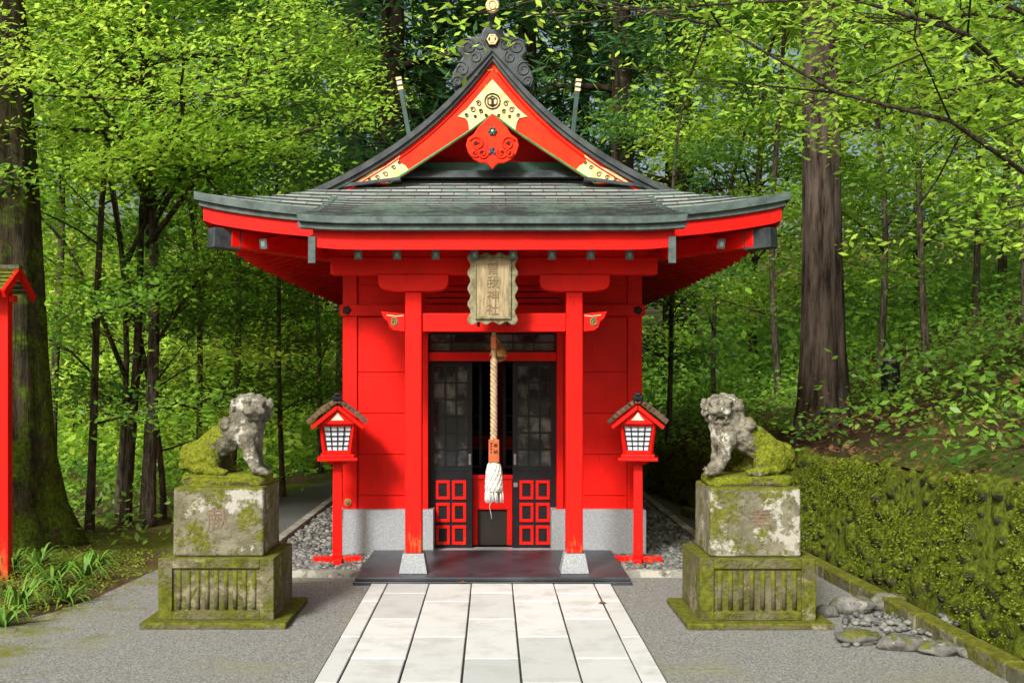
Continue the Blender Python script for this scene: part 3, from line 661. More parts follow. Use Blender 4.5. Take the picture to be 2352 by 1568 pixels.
P(lattice(-.55,-.10,.72,1.73,10.95,3,6,.03,.012),'inner_lattice',BLACK); P(lattice(.10,.55,.72,1.73,10.95,3,6,.03,.012),'inner_lattice',BLACK)
mb=MB(); mb.tube([(.09,12.4,.1),(.09,12.4,1.9)],.05,10); P(mb,'inner_red_post',RED)
mb=MB(); mb.box(-.6,.6,12.5,12.55,.8,.95); P(mb,'inner_red_rail',RED)
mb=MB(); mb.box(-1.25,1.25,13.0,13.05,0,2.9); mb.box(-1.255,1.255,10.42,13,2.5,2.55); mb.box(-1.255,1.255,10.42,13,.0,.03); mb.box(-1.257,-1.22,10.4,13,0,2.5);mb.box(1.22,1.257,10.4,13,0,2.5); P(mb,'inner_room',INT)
mb=MB(); mb.box(-1.07,1.07,8.71,10.115,0,.032); mb.box(-1.055,1.055,8.73,10.115,.0325,.062); PLT=P(mb,'porch_floor',SLATE,bevel=.006)
for px_,sg in ((-.62,-1),(.645,1)):
    mb=MB(); mb.frustum(px_,8.99,.063,.215,.222,.222,.165,.165); pb=P(mb,'pillar_base',GRAN,bevel=.004)
    mb=MB(); mb.box(px_-.066,px_+.066,8.925,9.055,.216,2.27); pl=P(mb,'pillar',RED2,bevel=.01)
    q=[(-.275,2.40),(-.275,2.335),(-.262,2.30),(-.235,2.282),(-.13,2.268),(.13,2.268),(.235,2.282),(.262,2.30),(.275,2.335),(.275,2.40)]
    mb=MB(); mb.prism([(px_+a,b) for a,b in q],8.90,9.08); P(mb,'pillar_bracket',RED,bevel=.004)
    mb=MB(); mb.box(px_-.05,px_+.05,9.08,10.2,2.0,2.12); P(mb,'connecting_beam',RED,bevel=.005)
    q=[(.07,2.095),(.26,2.115),(.235,2.06),(.205,2.035),(.19,1.99),(.16,1.965),(.07,1.955)]
    mb=MB(); mb.prism([(px_+sg*a,b) for a,b in q],8.955,9.03); ns=P(mb,'carved_nosing',RED,bevel=.004)
    mb=MB(); mb.tube(spiral(px_+sg*.155,8.952,2.03,.032,1.5,1.,sg),.006,6); P(mb,'green_scroll',GREEN,ns)
    mb=MB(); mb.tube([(px_+sg*.08,8.952,2.08),(px_+sg*.14,8.952,2.075),(px_+sg*.21,8.952,2.085)],.005,5); P(mb,'gold_scroll',GOLD,ns)
mb=MB(); mb.box(-.553,.578,8.95,9.03,1.955,2.10); P(mb,'porch_tie_beam',RED,bevel=.006)
mb=MB(); mb.box(-1.27,1.295,8.91,9.07,2.402,2.535); P(mb,'porch_purlin',RED,bevel=.006)
mb=MB(); mb.box(-1.20,1.22,8.93,9.05,2.536,2.60); P(mb,'purlin_cap',RED)
mb=MB(); tp=[(x,zp(x,8.5)-.10) for x in np.linspace(-1.34,1.36,16)]; bt=[(x,2.548+.02*max(0,(abs(x)-1)/.35)**2) for x in np.linspace(1.36,-1.34,16)]; mb.prism(tp+bt,8.49,8.53); P(mb,'porch_fascia',RED)
mb=MB(); mb.add([(-1.34,8.53,2.60),(1.36,8.53,2.60),(1.36,9.7,2.86),(-1.34,9.7,2.86)],[(0,1,2,3)]); P(mb,'porch_soffit',RED,fixn=False)
for i in range(8):
    x=-1.013+i*.2927; rafter((x,8.60,2.525),(x,9.7,2.80),True,.05,.065)
for x in(-1.345,1.34):
    mb=MB(); mb.obox((x,8.50,2.565),(x,9.6,2.78),.045,.17); ba=P(mb,'porch_bargeboard',RED)
    mb=MB(); mb.box(x-.028,x+.028,8.47,8.50,2.445,2.645); P(mb,'bargeboard_cap',TEAL,ba,bevel=.004)
# ---------------------------------------------------------------- plaque, bell, rope
PQ=empty('name_plaque',(.003,8.66,2.27),'weathered wooden name plaque with wavy frame hanging above the shrine entrance','plaque')
def wav(w,h,amp,per):
    pts=[]
    for k in range(80):
        t=k/80*4; e=int(t); f_=t-e
        if e==0: p=(-w+2*w*f_,h)
        elif e==1: p=(w,h-2*h*f_)
        elif e==2: p=(w-2*w*f_,-h)
        else: p=(-w,-h+2*h*f_)
        a=amp*math.sin(f_*math.pi*per[e%2]); nrm=[(0,1),(1,0),(0,-1),(-1,0)][e]; pts.append((p[0]+nrm[0]*a,p[1]+nrm[1]*a))
    return pts
px_,py_,pz_=PQ.location
mb=MB(); mb.prism([(px_+a,pz_+b) for a,b in wav(.182,.265,.013,(7,9))],8.66,8.70); P(mb,'frame',WFRAME,PQ,bevel=.008)
mb=MB(); mb.box(px_-.125,px_+.125,8.648,8.659,pz_-.215,pz_+.215); P(mb,'board',WOODP,PQ,bevel=.003)
mb=MB()
for a,b,c,d in ((-.138,.138,.215,.228),(-.138,.138,-.228,-.215)): mb.box(px_+a,px_+b,8.64,8.659,pz_+c,pz_+d)
for a,b in ((-.138,-.125),(.125,.138)): mb.box(px_+a,px_+b,8.64,8.659,pz_-.215,pz_+.215)
P(mb,'inner_moulding',WFRAME,PQ,bevel=.003)
for i,ch in enumerate('曽我神社'): glyph(ch,px_,8.646,pz_+.155-i*.103,.10,'character',INK,PQ)
PQ.rotation_euler=(R(7),0,0)
for sg in(-1,1):
    mb=MB(); mb.tube([(px_+sg*.11,8.68,2.01),(px_+sg*.11,8.69,1.98)],.012,8); P(mb,'bracket',BLACK,PQ)
BL=empty('shrine_bell',(.035,9.15,1.78),'round brass bell hanging at the top of the rope','bell')
cxb,cyb,czb=.05,9.10,1.785
mb=MB(); mb.ell((cxb,cyb,czb),(.066,.066,.068),sub=4); mb.lathe((cxb,cyb,czb-.012),[(.060,-.012),(.073,-.008),(.073,.008),(.060,.012)],28); P(mb,'bell_body',BRASS,BL,smooth=True)
mb=MB(); mb.box(cxb-.045,cxb+.045,cyb-.07,cyb-.05,czb-.045,czb-.036); P(mb,'slot',BLACK,BL)
mb=MB(); mb.tube([(cxb+.012*math.cos(t),cyb,czb+.075+.018*math.sin(t)) for t in np.linspace(0,6.28,14)],.005,6); mb.tube([(cxb,cyb,czb+.09),(.01,cyb,1.955)],.006,6); P(mb,'ring',BRASS,BL,smooth=True)
RP=empty('bell_rope',(.012,9.02,1.96),'thick twisted bell rope with orange tag and white tassel before the doors','rope')
mb=MB(); x0,y0=.012,9.00; z0,z1=1.955,1.10
for k in range(3):
    pts=[]
    for i in range(150):
        t=i/149; a=t*16*math.pi+k*2*math.pi/3; rr=.0145*(.6 if t<.25 else 1); z=z0+(z1-z0)*t; pts.append((x0+rr*math.cos(a),y0+rr*math.sin(a),z))
    mb.tube(pts,[.010 if i<38 else .0155 for i in range(150)],6)
P(mb,'rope',ROPE,RP,smooth=True)
mb=MB(); mb.box(x0-.024,x0+.016,y0-.034,y0-.022,1.82,1.92);  P(mb,'rope_wrap',BOXW,RP,bevel=.002)
mb=MB(); mb.box(x0-.042,x0+.042,y0-.042,y0+.042,.925,1.105); bt_=P(mb,'wooden_tag',BOXW,RP,bevel=.004)
for i,ch in enumerate('奉納'): glyph(ch,x0+.014,y0-.0435,1.06-i*.05,.036,'character',BLACK,bt_,.002)
for i,ch in enumerate('箱根神社'): glyph(ch,x0-.022,y0-.0435,1.075-i*.022,.017,'small_character',BLACK,bt_,.002)
mb=MB(); mb.lathe((x0,y0,0),[(.035,.925),(.05,.90),(.058,.84),(.063,.76),(.066,.70),(.06,.695)],20); tv=P(mb,'tassel',WHITEC,RP,smooth=True)
mb=MB()
for k in range(12):
    for dr_ in(-1,1):
        pts=[]
        for i in range(16):
            t=i/15; a=2*math.pi*k/12+dr_*t*1.6; rr=np.interp(t,[0,.1,.35,.7,1],[.037,.052,.061,.066,.069]); pts.append((x0+rr*math.cos(a),y0+rr*math.sin(a),.922-.21*t))
        mb.tube(pts,.0042,5)
P(mb,'netting',WHITEC,tv,smooth=True)
mb=MB()
for k in range(60):
    a=random.uniform(0,6.28); rr=random.uniform(.03,.066); mb.tube([(x0+rr*math.cos(a),y0+rr*math.sin(a),.715),(x0+rr*1.08*math.cos(a+.1),y0+rr*1.08*math.sin(a+.1),.66),(x0+rr*1.10*math.cos(a+.15),y0+rr*1.10*math.sin(a+.15),.61+random.uniform(-.006,.01))],.006,5)
mb.tube([(x0-.03,y0-.05,.62),(x0-.035,y0-.05,.57),(x0-.022,y0-.05,.52),(x0-.02,y0-.05,.48)],.0018,4)
P(mb,'fringe',WHITEC,tv,smooth=True)
# ---------------------------------------------------------------- lanterns
def lantern(x,y,rz,label):
    r=empty('standing_lantern',(0,0,0),label,'lantern','red standing lanterns flanking the shrine')
    mb=MB(); mb.obox((-.205,0,.045),(.205,0,.045),.07,.05); mb.obox((0,-.205,.0445),(0,.205,.0445),.07,.049)
    for a,b in ((.185,0),(-.185,0),(0,.185),(0,-.185)): mb.box(a-.03,a+.03,b-.03,b+.03,.0,.019)
    P(mb,'foot',RED,r,bevel=.004)
    mb=MB(); mb.frustum(0,0,.071,.87,.085,.085,.075,.075); P(mb,'post',RED,r,bevel=.006)
    mb=MB(); mb.frustum(0,0,.855,.89,.12,.12,.22,.22); mb.box(-.168,.168,-.155,.155,.89,.915); mb.box(-.14,.14,-.13,.13,.915,.945); P(mb,'shelf',RED,r,bevel=.005)
    zb,zt_=.946,1.215; wb,wt=.105,.138
    mb=MB()
    for sx in(-1,1):
        for sy in(-1,1): mb.obox((sx*wb,sy*wb,zb),(sx*wt,sy*wt,zt_),.028,.028)
    for sx,sy in((0,-1),(0,1)):
        mb.obox((-wb,sy*wb,zb+.016),(wb,sy*wb,zb+.016),.024,.032); mb.obox((-wt,sy*wt,zt_-.016),(wt,sy*wt,zt_-.016),.024,.036)
        mb.obox((sy*wb,-wb,zb+.0165),(sy*wb,wb,zb+.0165),.024,.032); mb.obox((sy*wt,-wt,zt_-.0165),(sy*wt,wt,zt_-.0165),.024,.036)
    bd=P(mb,'body_frame',RED,r,bevel=.003,seg=1)
    mb=MB(); mb.frustum(0,0,zb+.005,zt_-.005,wb*2-.012,wb*2-.012,wt*2-.012,wt*2-.012); P(mb,'paper_pane',PAPER,bd)
    mb=MB()
    def fp_(u,v,sd_):
        ww=wb+(wt-wb)*v; p=(u*(ww-.014),-(ww+.001)) ; z=zb+.03+(zt_-zb-.06)*v
        for _ in range(sd_): p=(-p[1],p[0])
        return (p[0],p[1],z)
    for sd_ in range(4):
        for k in range(5):
            u=-1+2*k/4; mb.obox(fp_(u*.96,0,sd_),fp_(u*.96,1,sd_),.007,.007)
        for k in range(6): mb.obox(fp_(-.98,k/5,sd_),fp_(.98,k/5,sd_),.007,.007)
    P(mb,'lattice',BLACK,bd)
    ez,rzz,hw=1.205,1.41,.245
    mb=MB(); nrw=7
    for sg in(-1,1):
        for k in range(nrw):
            t0,t1=k/nrw,(k+1)/nrw+.04
            for q in range(9):
                y0_=-.225+q*.049; jx=random.uniform(-.006,.006)
                a=(sg*(hw*(1-t0)+jx),y0_+.0245,ez+(rzz-ez)*t0**.85+.014-.018*t0); b=(sg*hw*(1-t1),y0_+.0245,ez+(rzz-ez)*min(1,t1)**.85+.0)
                mb.obox(a,b,.046,.034)
    P(mb,'shingle_roof',BRK,r)
    mb=MB(); mb.obox((0,-.24,rzz+.014),(0,.24,rzz+.014),.085,.04); mb.obox((0,-.25,rzz+.043),(0,.25,rzz+.043),.05,.024); P(mb,'ridge_cap',BLACK,r,bevel=.008)
    mb=MB()
    for yy in(-.205,.205):
        for sg in(-1,1): mb.obox((sg*(hw-.03),yy,ez-.030),(0,yy,rzz-.062),.022,.030)
        mb.prism([(-.15,ez),(.15,ez),(0,rzz-.09)],yy+(.03 if yy<0 else -.03)-.005,yy+(.03 if yy<0 else -.03)+.005)
    mb.box(-.16,.16,-.165,.165,ez-.002,ez+.012)
    gb=P(mb,'gable_boards',RED,r)
    mb=MB(); mb.prism([(-.055,ez+.03),(.055,ez+.03),(.02,ez+.07),(0,rzz-.105),(-.02,ez+.07)],-.186,-.18); P(mb,'pale_ornament',CREAM,gb)
    r.location=(x,y,0); r.rotation_euler=(0,0,rz); return r
LT=lantern(-1.325,9.72,R(8),'red standing lantern with shingle roof to the left of the shrine')
L2=copy_tree(LT); L2.location=(1.245,9.72,0); L2.rotation_euler=(0,0,R(-8)); L2['label']='red standing lantern with shingle roof to the right of the shrine'
tag(MB().tube([(-1.42,10.02,.08),(-1.345,10.08,.55)],.011,8).build('metal_stick',METAL,smooth=True),'thin grey metal stick leaning beside the left lantern','stick')
# ---------------------------------------------------------------- guardian statues
def guardian(x0,x1,yf,mirror,ch,label,ploc):
    cx=(x0+x1)/2; cy=yf+.40
    pr=empty('statue_pedestal',(cx,cy,0),ploc,'pedestal','mossy statue pedestals')
    mb=MB(); mb.box(cx-.465,cx+.465,cy-.43,cy+.43,0,.045); P(mb,'slab',PLIN2,pr,bevel=.012,seg=3)
    mb=MB(); w_=.37; d_=.34; fy=cy-d_
    mb.box(cx-w_,cx+w_,fy+.02,cy+d_,.046,.44)
    mb.box(cx-w_,cx-w_+.09,fy,fy+.019,.046,.44); mb.box(cx+w_-.09,cx+w_,fy,fy+.019,.046,.44); mb.box(cx-w_+.09,cx+w_-.09,fy,fy+.019,.375,.44); mb.box(cx-w_+.09,cx+w_-.09,fy,fy+.019,.046,.10)
    lo=P(mb,'lower_block',PLIN2,pr,bevel=.005)
    for k in range(9 if mirror<0 else 8):
        xx=cx-w_+.13+k*(.48/(8 if mirror<0 else 7)); mb=MB(); mb.tube([(xx,fy+.024,.115),(xx,fy+.024,.36)],.017,8); P(mb,'rib',PLIN2,lo,smooth=True)
    mb=MB(); mb.frustum(cx,cy,.442,.885,.585,.56,.58,.55); up=P(mb,'upper_block',PLIN,pr,bevel=.016,seg=3)
    glyph(ch,cx+(.0 if mirror<0 else .04),cy-.2805,.69,.15,'carved_character',INKR,up,.002)
    st=empty('guardian_lion_statue',(cx,cy,.882),label,'statue','stone guardian lion dogs')
    MT=STATL if mirror<0 else STATR
    mb=MB(); V0,F0=ico(4); vs=[]
    for v in V0:
        q=Vector([math.copysign(abs(c)**.35,c) for c in v]); nn_=.014*noise.noise(v*3+Vector((cx,0,0)))
        vs.append((cx+q.x*.285+nn_,cy+q.y*.17+nn_,.915+q.z*.040+nn_*.9))
    mb.add(vs,F0); P(mb,'base',STATB,st,smooth=True)
    me=STM[mirror>0]
    b=bpy.data.objects.new('body',me); me.materials.append(MT); C.objects.link(b); b.parent=st; b.location=(0,0,-.008); b.scale=(1.03,1.03,1.03)
    if mirror>0:
        b.data.transform(Matrix.Diagonal((-1,1,1,1))); b.data.flip_normals()
    b.rotation_euler=(0,0,R(-8) if mirror<0 else R(8))
    return pr,st
guardian(-2.135,-1.405,7.22,-1,'献','mossy stone lion dog with closed mouth seated left of the shrine, facing right','two block mossy stone pedestal left of the paving under a lion dog')
guardian(1.33,2.06,7.20,1,'奉','stone lion dog with grinning open mouth seated right of the shrine','two block mossy stone pedestal near the rocks on the right')
# ---------------------------------------------------------------- notice board at left edge
NB=empty('notice_board',(-4.5,9.0,0),'red post and mossy roofed board cut by the left edge','notice board')
for x in(-3.86,-5.2):
    mb=MB(); mb.box(x-.045,x+.045,8.96,9.05,0,2.30); P(mb,'post',RED2,NB,bevel=.006)
mb=MB(); mb.box(-5.15,-3.91,8.99,9.02,1.2,2.05); P(mb,'board',CREAM,NB)
mb=MB()
for k in range(6):
    t0,t1=k/6,(k+1)/6+.03
    for sg in(-1,1): mb.add([(-5.45,9+sg*.28*(1-t0),2.26+.20*t0+.014),(-3.74,9+sg*.28*(1-t0),2.26+.20*t0+.014),(-3.74,9+sg*.28*(1-t1),2.26+.20*t1),(-5.45,9+sg*.28*(1-t1),2.26+.20*t1)],[(0,1,2,3)])
mb.box(-5.46,-3.73,8.96,9.04,2.45,2.48); P(mb,'roof',KERBM,NB,fixn=False)
mb=MB()
for sg in(-1,1): mb.obox((-3.745,9+sg*.29,2.235),(-3.745,9,2.43),.03,.06)
mb.box(-5.3,-3.77,8.97,9.03,2.19,2.24); P(mb,'gable_board',RED,NB)
# ---------------------------------------------------------------- retaining wall
def rock_mesh(mb,c,r,seed,sub=2,clip=.85):
    V0,F0=ico(sub); rr=Euler((random.random()*.7,random.random()*.7,random.random()*6)).to_matrix(); vs=[]
    for v in V0:
        p=v*(1+.28*noise.noise(v*1.3+Vector((seed,0,0)))+.10*noise.noise(v*4+Vector((seed,3,0))))
        p=Vector((max(-clip,min(clip,p.x)),max(-clip,min(clip,p.y)),max(-clip,min(clip,p.z))))
        p=rr@p
        vs.append(Vector((p.x*r[0],p.y*r[1],p.z*r[2]))+Vector(c))
    mb.add(vs,F0)
rw=random.Random(77)
mb=MB(); k=0; pts=[]
tries=0
while tries<9000:
    tries+=1; y=3.2+rw.random()**1.3*15.8; h=wallh(y); z=rw.uniform(.03,h-.03); r=rw.choice((.07,.09,.11,.13,.16))
    if any(abs(p[0]-y)<2 and math.hypot(p[0]-y,p[1]-z)<(p[2]+r)*.74 for p in pts): continue
    pts.append((y,z,r))
for (y,z,r) in pts:
    k+=1; x=wallx(y)+.09+.10*z/wallh(y)+rw.uniform(-.02,.02); rock_mesh(mb,(x,y,z),(.115,r*1.18,r*1.08),k*1.7)
ys2=np.linspace(2.5,20,40)
for a,b in zip(ys2[:-1],ys2[1:]): mb.add([(wallx(a)+.02,a,0),(wallx(b)+.02,b,0),(wallx(b)+.10,b,wallh(b)-.03),(wallx(a)+.10,a,wallh(a)-.03),(wallx(b)+.4,b,wallh(b)),(wallx(a)+.4,a,wallh(a))],[(0,1,2,3),(3,2,4,5)])
tag(mb.build('retaining_wall',WALLM,smooth=True,fixn=False),'low mossy boulder retaining wall holding back the slope on the right','stone wall')
rk=[(1965,1412,.135,.07,'rounded grey rock at the back left of the rock ring, nearest the right pedestal'),(2045,1404,.13,.07,'green mossy rock at the back of the rock ring'),(1905,1420,.08,.05,'dark rock partly hidden by the slab of the right pedestal'),
(1978,1482,.135,.05,'long low rock at the front of the ring beside the pedestal slab'),(2075,1496,.135,.05,'second low rock in the front row of the ring, counting from the pedestal'),(2170,1508,.12,.045,'third low rock in the front row of the ring, counting from the pedestal'),(2250,1516,.10,.042,'rightmost rock in the front row of the ring, near the mossy kerb')]
for i,(a,b,r,hh,lb) in enumerate(rk):
    x,y=gp(a,b); mb=MB(); rock_mesh(mb,(x,y+.06,hh*.7),(r*1.0,r*.75,hh),i*5.3,3,2); tag(mb.build('rock',ROCKM,smooth=True,origin=(x,y+.06,0)),lb,'rock','rocks ringing the pebble patch')
sp=[]
for i in range(190):
    a,b=random.uniform(1940,2220),random.uniform(1418,1488)
    x,y=gp(a,b); sp.append((x,y,.015+random.random()*.015))
tag(pebbles('small_stones',sp,.014,.036,PEB),'small stones heaped inside the ring of rocks on the right','stones',kind='stuff')
# ---------------------------------------------------------------- foliage
def leaves_mesh(name,ctr,size,rs,mat,tint,tilt=.5,asp=.5):
    n=len(ctr); yaw=rs.uniform(0,2*np.pi,n); nrm=np.stack([rs.normal(0,tilt,n)-.15,rs.normal(0,tilt,n)-.45,np.ones(n)],1); nrm/=np.linalg.norm(nrm,axis=1)[:,None]
    d=np.stack([np.cos(yaw),np.sin(yaw),np.zeros(n)],1); d-=nrm*(d*nrm).sum(1)[:,None]; d/=np.linalg.norm(d,axis=1)[:,None]; s=np.cross(nrm,d)
    ln=(size*rs.uniform(.5,1.25,n))[:,None]; wd=ln*asp
    V=np.stack([ctr-d*ln/2,ctr+s*wd/2-d*ln*.05-nrm*ln*.06,ctr+d*ln/2-nrm*ln*.12,ctr-s*wd/2-d*ln*.05-nrm*ln*.06],1).reshape(-1,3).astype(np.float32)
    me=bpy.data.meshes.new(name); me.vertices.add(4*n); me.vertices.foreach_set('co',V.ravel()); me.loops.add(4*n); me.loops.foreach_set('vertex_index',np.arange(4*n,dtype=np.int32))
    me.polygons.add(n); me.polygons.foreach_set('loop_start',np.arange(0,4*n,4,dtype=np.int32))
    me.update(calc_edges=True)
    at=me.attributes.new('tint','FLOAT','FACE'); at.data.foreach_set('value',np.clip(tint,0,1).astype(np.float32)); me.materials.append(mat); return me
def tree_data(seed,H,r0,nl,z0,spread,nleaf,ls,lmat,bmat,rise=.25,cr=.35,flat=.35,lean=(0,0),limbs=None,wig=.15,tilt=.5,asp=.5,flare=1.3,tseg=14,ntrunk=10):
    rs=np.random.RandomState(seed); tb=MB(); n=ntrunk
    ph=rs.uniform(0,6,4)
    def tp(t): return np.array([lean[0]*t*t+wig*math.sin(t*4+ph[0])*t, lean[1]*t*t+wig*math.sin(t*5+ph[1])*t, H*t])
    ts=[0,.012,.03,.07]+list(np.linspace(.14,1,n)); rad=[r0*(flare if t==0 else 1+(flare-1)*math.exp(-t*30))*(1-.8*t) for t in ts]
    tb.tube([tp(t)-(np.array([0,0,.1]) if t==0 else 0) for t in ts],rad,tseg)
    ctr=[]
    L_=limbs or []
    if not limbs:
        for i in range(nl):
            u=(i+rs.rand())/nl; z=z0+(H*.97-z0)*u; az=i*2.4+rs.uniform(-.5,.5); ll=spread*(1-.55*u)*rs.uniform(.6,1.15)
            st=tp(z/H); L_.append((st,st+np.array([ll*math.cos(az),ll*math.sin(az),ll*rise*rs.uniform(.4,1.6)]),r0*(1-.8*z/H)*.38))
    for st,en,rr in L_:
        st=np.array(st,float); en=np.array(en,float); ln=np.linalg.norm(en-st); pts=[]
        j1=rs.normal(0,.07*ln,3)
        for t in np.linspace(0,1,7): pts.append(st+(en-st)*t+j1*math.sin(math.pi*t)+np.array([0,0,.10*ln*math.sin(math.pi*t)])+rs.normal(0,.012*ln,3)*(t>0))
        tb.tube(pts,[max(.005,rr*(1-.85*t)) for t in np.linspace(0,1,7)],6)
        for k in range(6):
            t=rs.uniform(.25,1); b=pts[int(t*6)]; d=(en-st)/ln; sd=np.array([-d[1],d[0],.1])*rs.choice([-1,1]); e=b+(d*rs.uniform(.2,.8)+sd*rs.uniform(.3,.9)+np.array([0,0,rs.uniform(-.15,.25)]))*ln*.34
            m_=(b+e)/2+rs.normal(0,.03*ln,3); tb.tube([b,m_,e],[max(.004,rr*.3),max(.003,rr*.2),.003],4); ctr+= [m_,e]
            for q in range(2): ctr.append(e+rs.normal(0,.12*ln,3)*np.array([1,1,.4]))
        ctr+= [pts[4],pts[5],pts[6]]
    ctr=np.array(ctr); K=len(ctr); ct=rs.uniform(0,1,K); idx=rs.randint(0,K,nleaf)
    P_=ctr[idx]+rs.normal(0,1,(nleaf,3))*np.array([cr,cr,cr*flat])
    tint=ct[idx]*.6+rs.rand(nleaf)*.4
    return tb,leaves_mesh('crown',P_,ls,rs,lmat,tint,tilt,asp)
TREEB={}
def plant_tree(key,data,bmat,loc,label,rz=0,sc=1,group=None,name='tree',cat='tree'):
    tb,lm=data
    r=empty(name,loc,label,cat,group,rz); r.scale=(sc,sc,sc)
    if key not in TREEB:
        me=bpy.data.meshes.new('trunk'); me.from_pydata([tuple(v) for v in tb.v],[],tb.f); me.polygons.foreach_set('use_smooth',[True]*len(me.polygons)); me.materials.append(bmat); TREEB[key]=me
    t=bpy.data.objects.new('trunk',TREEB[key]); C.objects.link(t); t.parent=r
    c=bpy.data.objects.new('crown',lm); C.objects.link(c); c.parent=r; return r
V={}
V['sa']=(tree_data(1,9,.050,17,1.2,2.2,8500,.095,LF_MD,BARKT,cr=.26,lean=(1.8,0),wig=.5),BARKT)
V['sb']=(tree_data(2,8,.040,16,.7,2.0,8500,.09,LF_BR,BARKT,cr=.26,lean=(-1.9,.3),wig=.5),BARKT)
V['sc']=(tree_data(3,8.5,.045,17,.9,2.1,8500,.095,LF_DK,BARKT,cr=.28,lean=(1.4,-.3),wig=.5),BARKT)
V['sd']=(tree_data(4,10,.065,18,2.0,2.7,9500,.12,LF_MD,BARKT,cr=.34,lean=(-.9,0),wig=.5),BARKT)
V['ce']=(tree_data(5,18,.36,34,4.5,2.8,12000,.30,LF_CE,BARKF,rise=-.12,cr=.34,flat=.5,wig=.1,tilt=.9,asp=.2),BARKF)
V['cb']=(tree_data(6,17,.30,30,3.5,2.6,11000,.30,LF_CE,BARKF,rise=-.18,cr=.34,flat=.5,wig=.1,tilt=.9,asp=.2),BARKF)
V['br']=(tree_data(7,11,.09,24,1.0,3.4,15000,.17,LF_BR,BARKF,cr=.42,wig=.4),BARKF)
def put(key,px,Y,label,rz,sc=1,group=None,name='tree',cat='tree'):
    x=(px-CX)*Y/F; z=hz(x,Y)-.03; return plant_tree(key,V[key][0],V[key][1],(x,Y,z),label,rz,sc,group,name,cat)
lt=[('sa',205,11.8,'slender leaning tree right beside the huge mossy trunk',.4,.9),('sc',270,13,'thin dark trunked tree behind the slender leaning one on the left',2.0,.9),('sb',375,12.8,'thin pale tree behind the left lion dog',1.2,.9),
('sc',455,14.2,'dark leaved tree between the left lion dog and the shrine',3.4,.95),('sb',300,17,'bright leaved tree in the sunlit clearing on the left',5,1.1),('sa',530,16,'mid green tree left of the shrine, under the roof corner',.9,1.05),
('sc',650,15.2,'dark leafy tree close to the left eave of the shrine',4.2,.85),('sa',735,19,'mid green tree against the left wall edge of the shrine',2.8,1),('sd',120,16.5,'tall tree directly behind the huge mossy trunk',1,1.05),
('sb',20,14,'bright tree at the far left edge',2.2,1.05),('sb',590,21,'bright tree seen above the left roof corner',3,1.2),('br',420,23,'broad yellow green tree deep in the left wood',1.5,1.0),('br',180,24,'broad yellow green tree farthest to the left',4.5,1.05),
('sc',1535,15.5,'dark leafy tree touching the right wall edge of the shrine',.6,.85),('sb',1640,17.5,'bright tree behind the right lantern',2.2,1),('sa',1790,15.5,'thin leaning tree just left of the big cedar trunk',4.0,.95),('br',1730,21,'yellow green tree above the right roof corner',5.1,.95),
('sa',2020,13.6,'thin tree immediately right of the big cedar trunk',1.3,.85),('sa',2130,12.4,'slender tree on the leafy slope at the right',3.3,.85),('sc',2240,15,'dark tree up the right slope',.2,.95),('sb',2350,12.8,'bright tree at the right edge above the mossy wall',5.2,.85),
('sd',1920,19.5,'tall green tree behind the big cedar trunk',2.4,.95),('br',2110,20,'bright broad tree high on the right slope',4.4,.8),('sd',2300,17,'broad mid green tree high at the right edge of the slope',1.8,1.0)]
for k,px,Y,lb,rz,sc in lt: put(k,px,Y,lb,rz,sc,'slender woodland trees round the shrine')
for k,px,Y,lb,rz,sc in [('ce',810,22,'dark cedar left of the ridge with trunk showing over the maple',.3,1),('cb',895,20,'thick dark cedar just left of the roof ridge ornament',1.3,1.05),('ce',1000,25,'cedar behind the ridge ornament, left side',2.1,1.1),('cb',1215,24,'cedar behind the ridge ornament, right side',3.0,1.05),
  ('ce',1330,28,'far cedar above the right finial',4,1),('cb',1430,22.5,'cedar above the right slope of the shrine roof',5,1),('ce',1560,25,'cedar between the roof and the big right trunk',.9,1.1),('cb',690,26,'far cedar above the left slope of the shrine roof',2.5,1.1)]:
    put(k,px,Y,lb,rz,sc,'tall cedars behind the shrine','cedar_tree','cedar')
m0=np.array([-3.7,12.2,0.0])
ends=[(-1.35,11.8,4.2),(-1.7,10.8,4.7),(-2.2,10.2,4.2),(-2.6,9.6,4.4),(-3.3,9.4,4.0),(-4.1,9.8,4.5),(-1.9,11.6,3.7),(-2.6,10.8,3.7),(-3.6,10.2,3.5),(-4.6,10.6,3.9),(-2.0,11.2,5.2),(-3.1,10.6,5.2),(-4.2,11.2,5.3),(-2.5,12,3.2),(-4.5,12,4.4),(-1.5,12.4,4.9)]
lim=[((0,0,3.0+.13*i),np.array(e)-m0,.035) for i,e in enumerate(ends)]
V['mp']=(tree_data(11,6.2,.08,0,0,0,20000,.072,LF_BR,BARKT,cr=.20,flat=.20,limbs=lim,lean=(.3,-.3)),BARKT)
plant_tree('mp',V['mp'][0],BARKT,tuple(m0),'bright yellow green maple spreading its sprays over the left of the shrine roof',name='maple_tree',cat='maple')
m2=np.array([-4.0,12.4,0.0])
lim=[((0,0,2.2),np.array((-2.9,11.6,2.72))-m2,.035),((0,0,1.3),np.array((-2.6,12.3,3.3))-m2,.03),((0,0,1.6),np.array((-5.2,12,3.4))-m2,.03),((0,0,2.8),np.array((-3.2,12,4.3))-m2,.03),((0,0,.8),np.array((-3.2,12.6,2.2))-m2,.022)]
V['ba']=(tree_data(31,5.5,.06,0,0,0,2600,.08,LF_MD,BARKT,cr=.22,flat=.4,limbs=lim,lean=(.8,0),wig=.3),BARKT)
plant_tree('ba',V['ba'][0],BARKT,tuple(m2),'sparse small tree whose long branch arches right from beside the huge trunk')
m1=np.array([5.3,9.2,hz(5.3,9.2)])
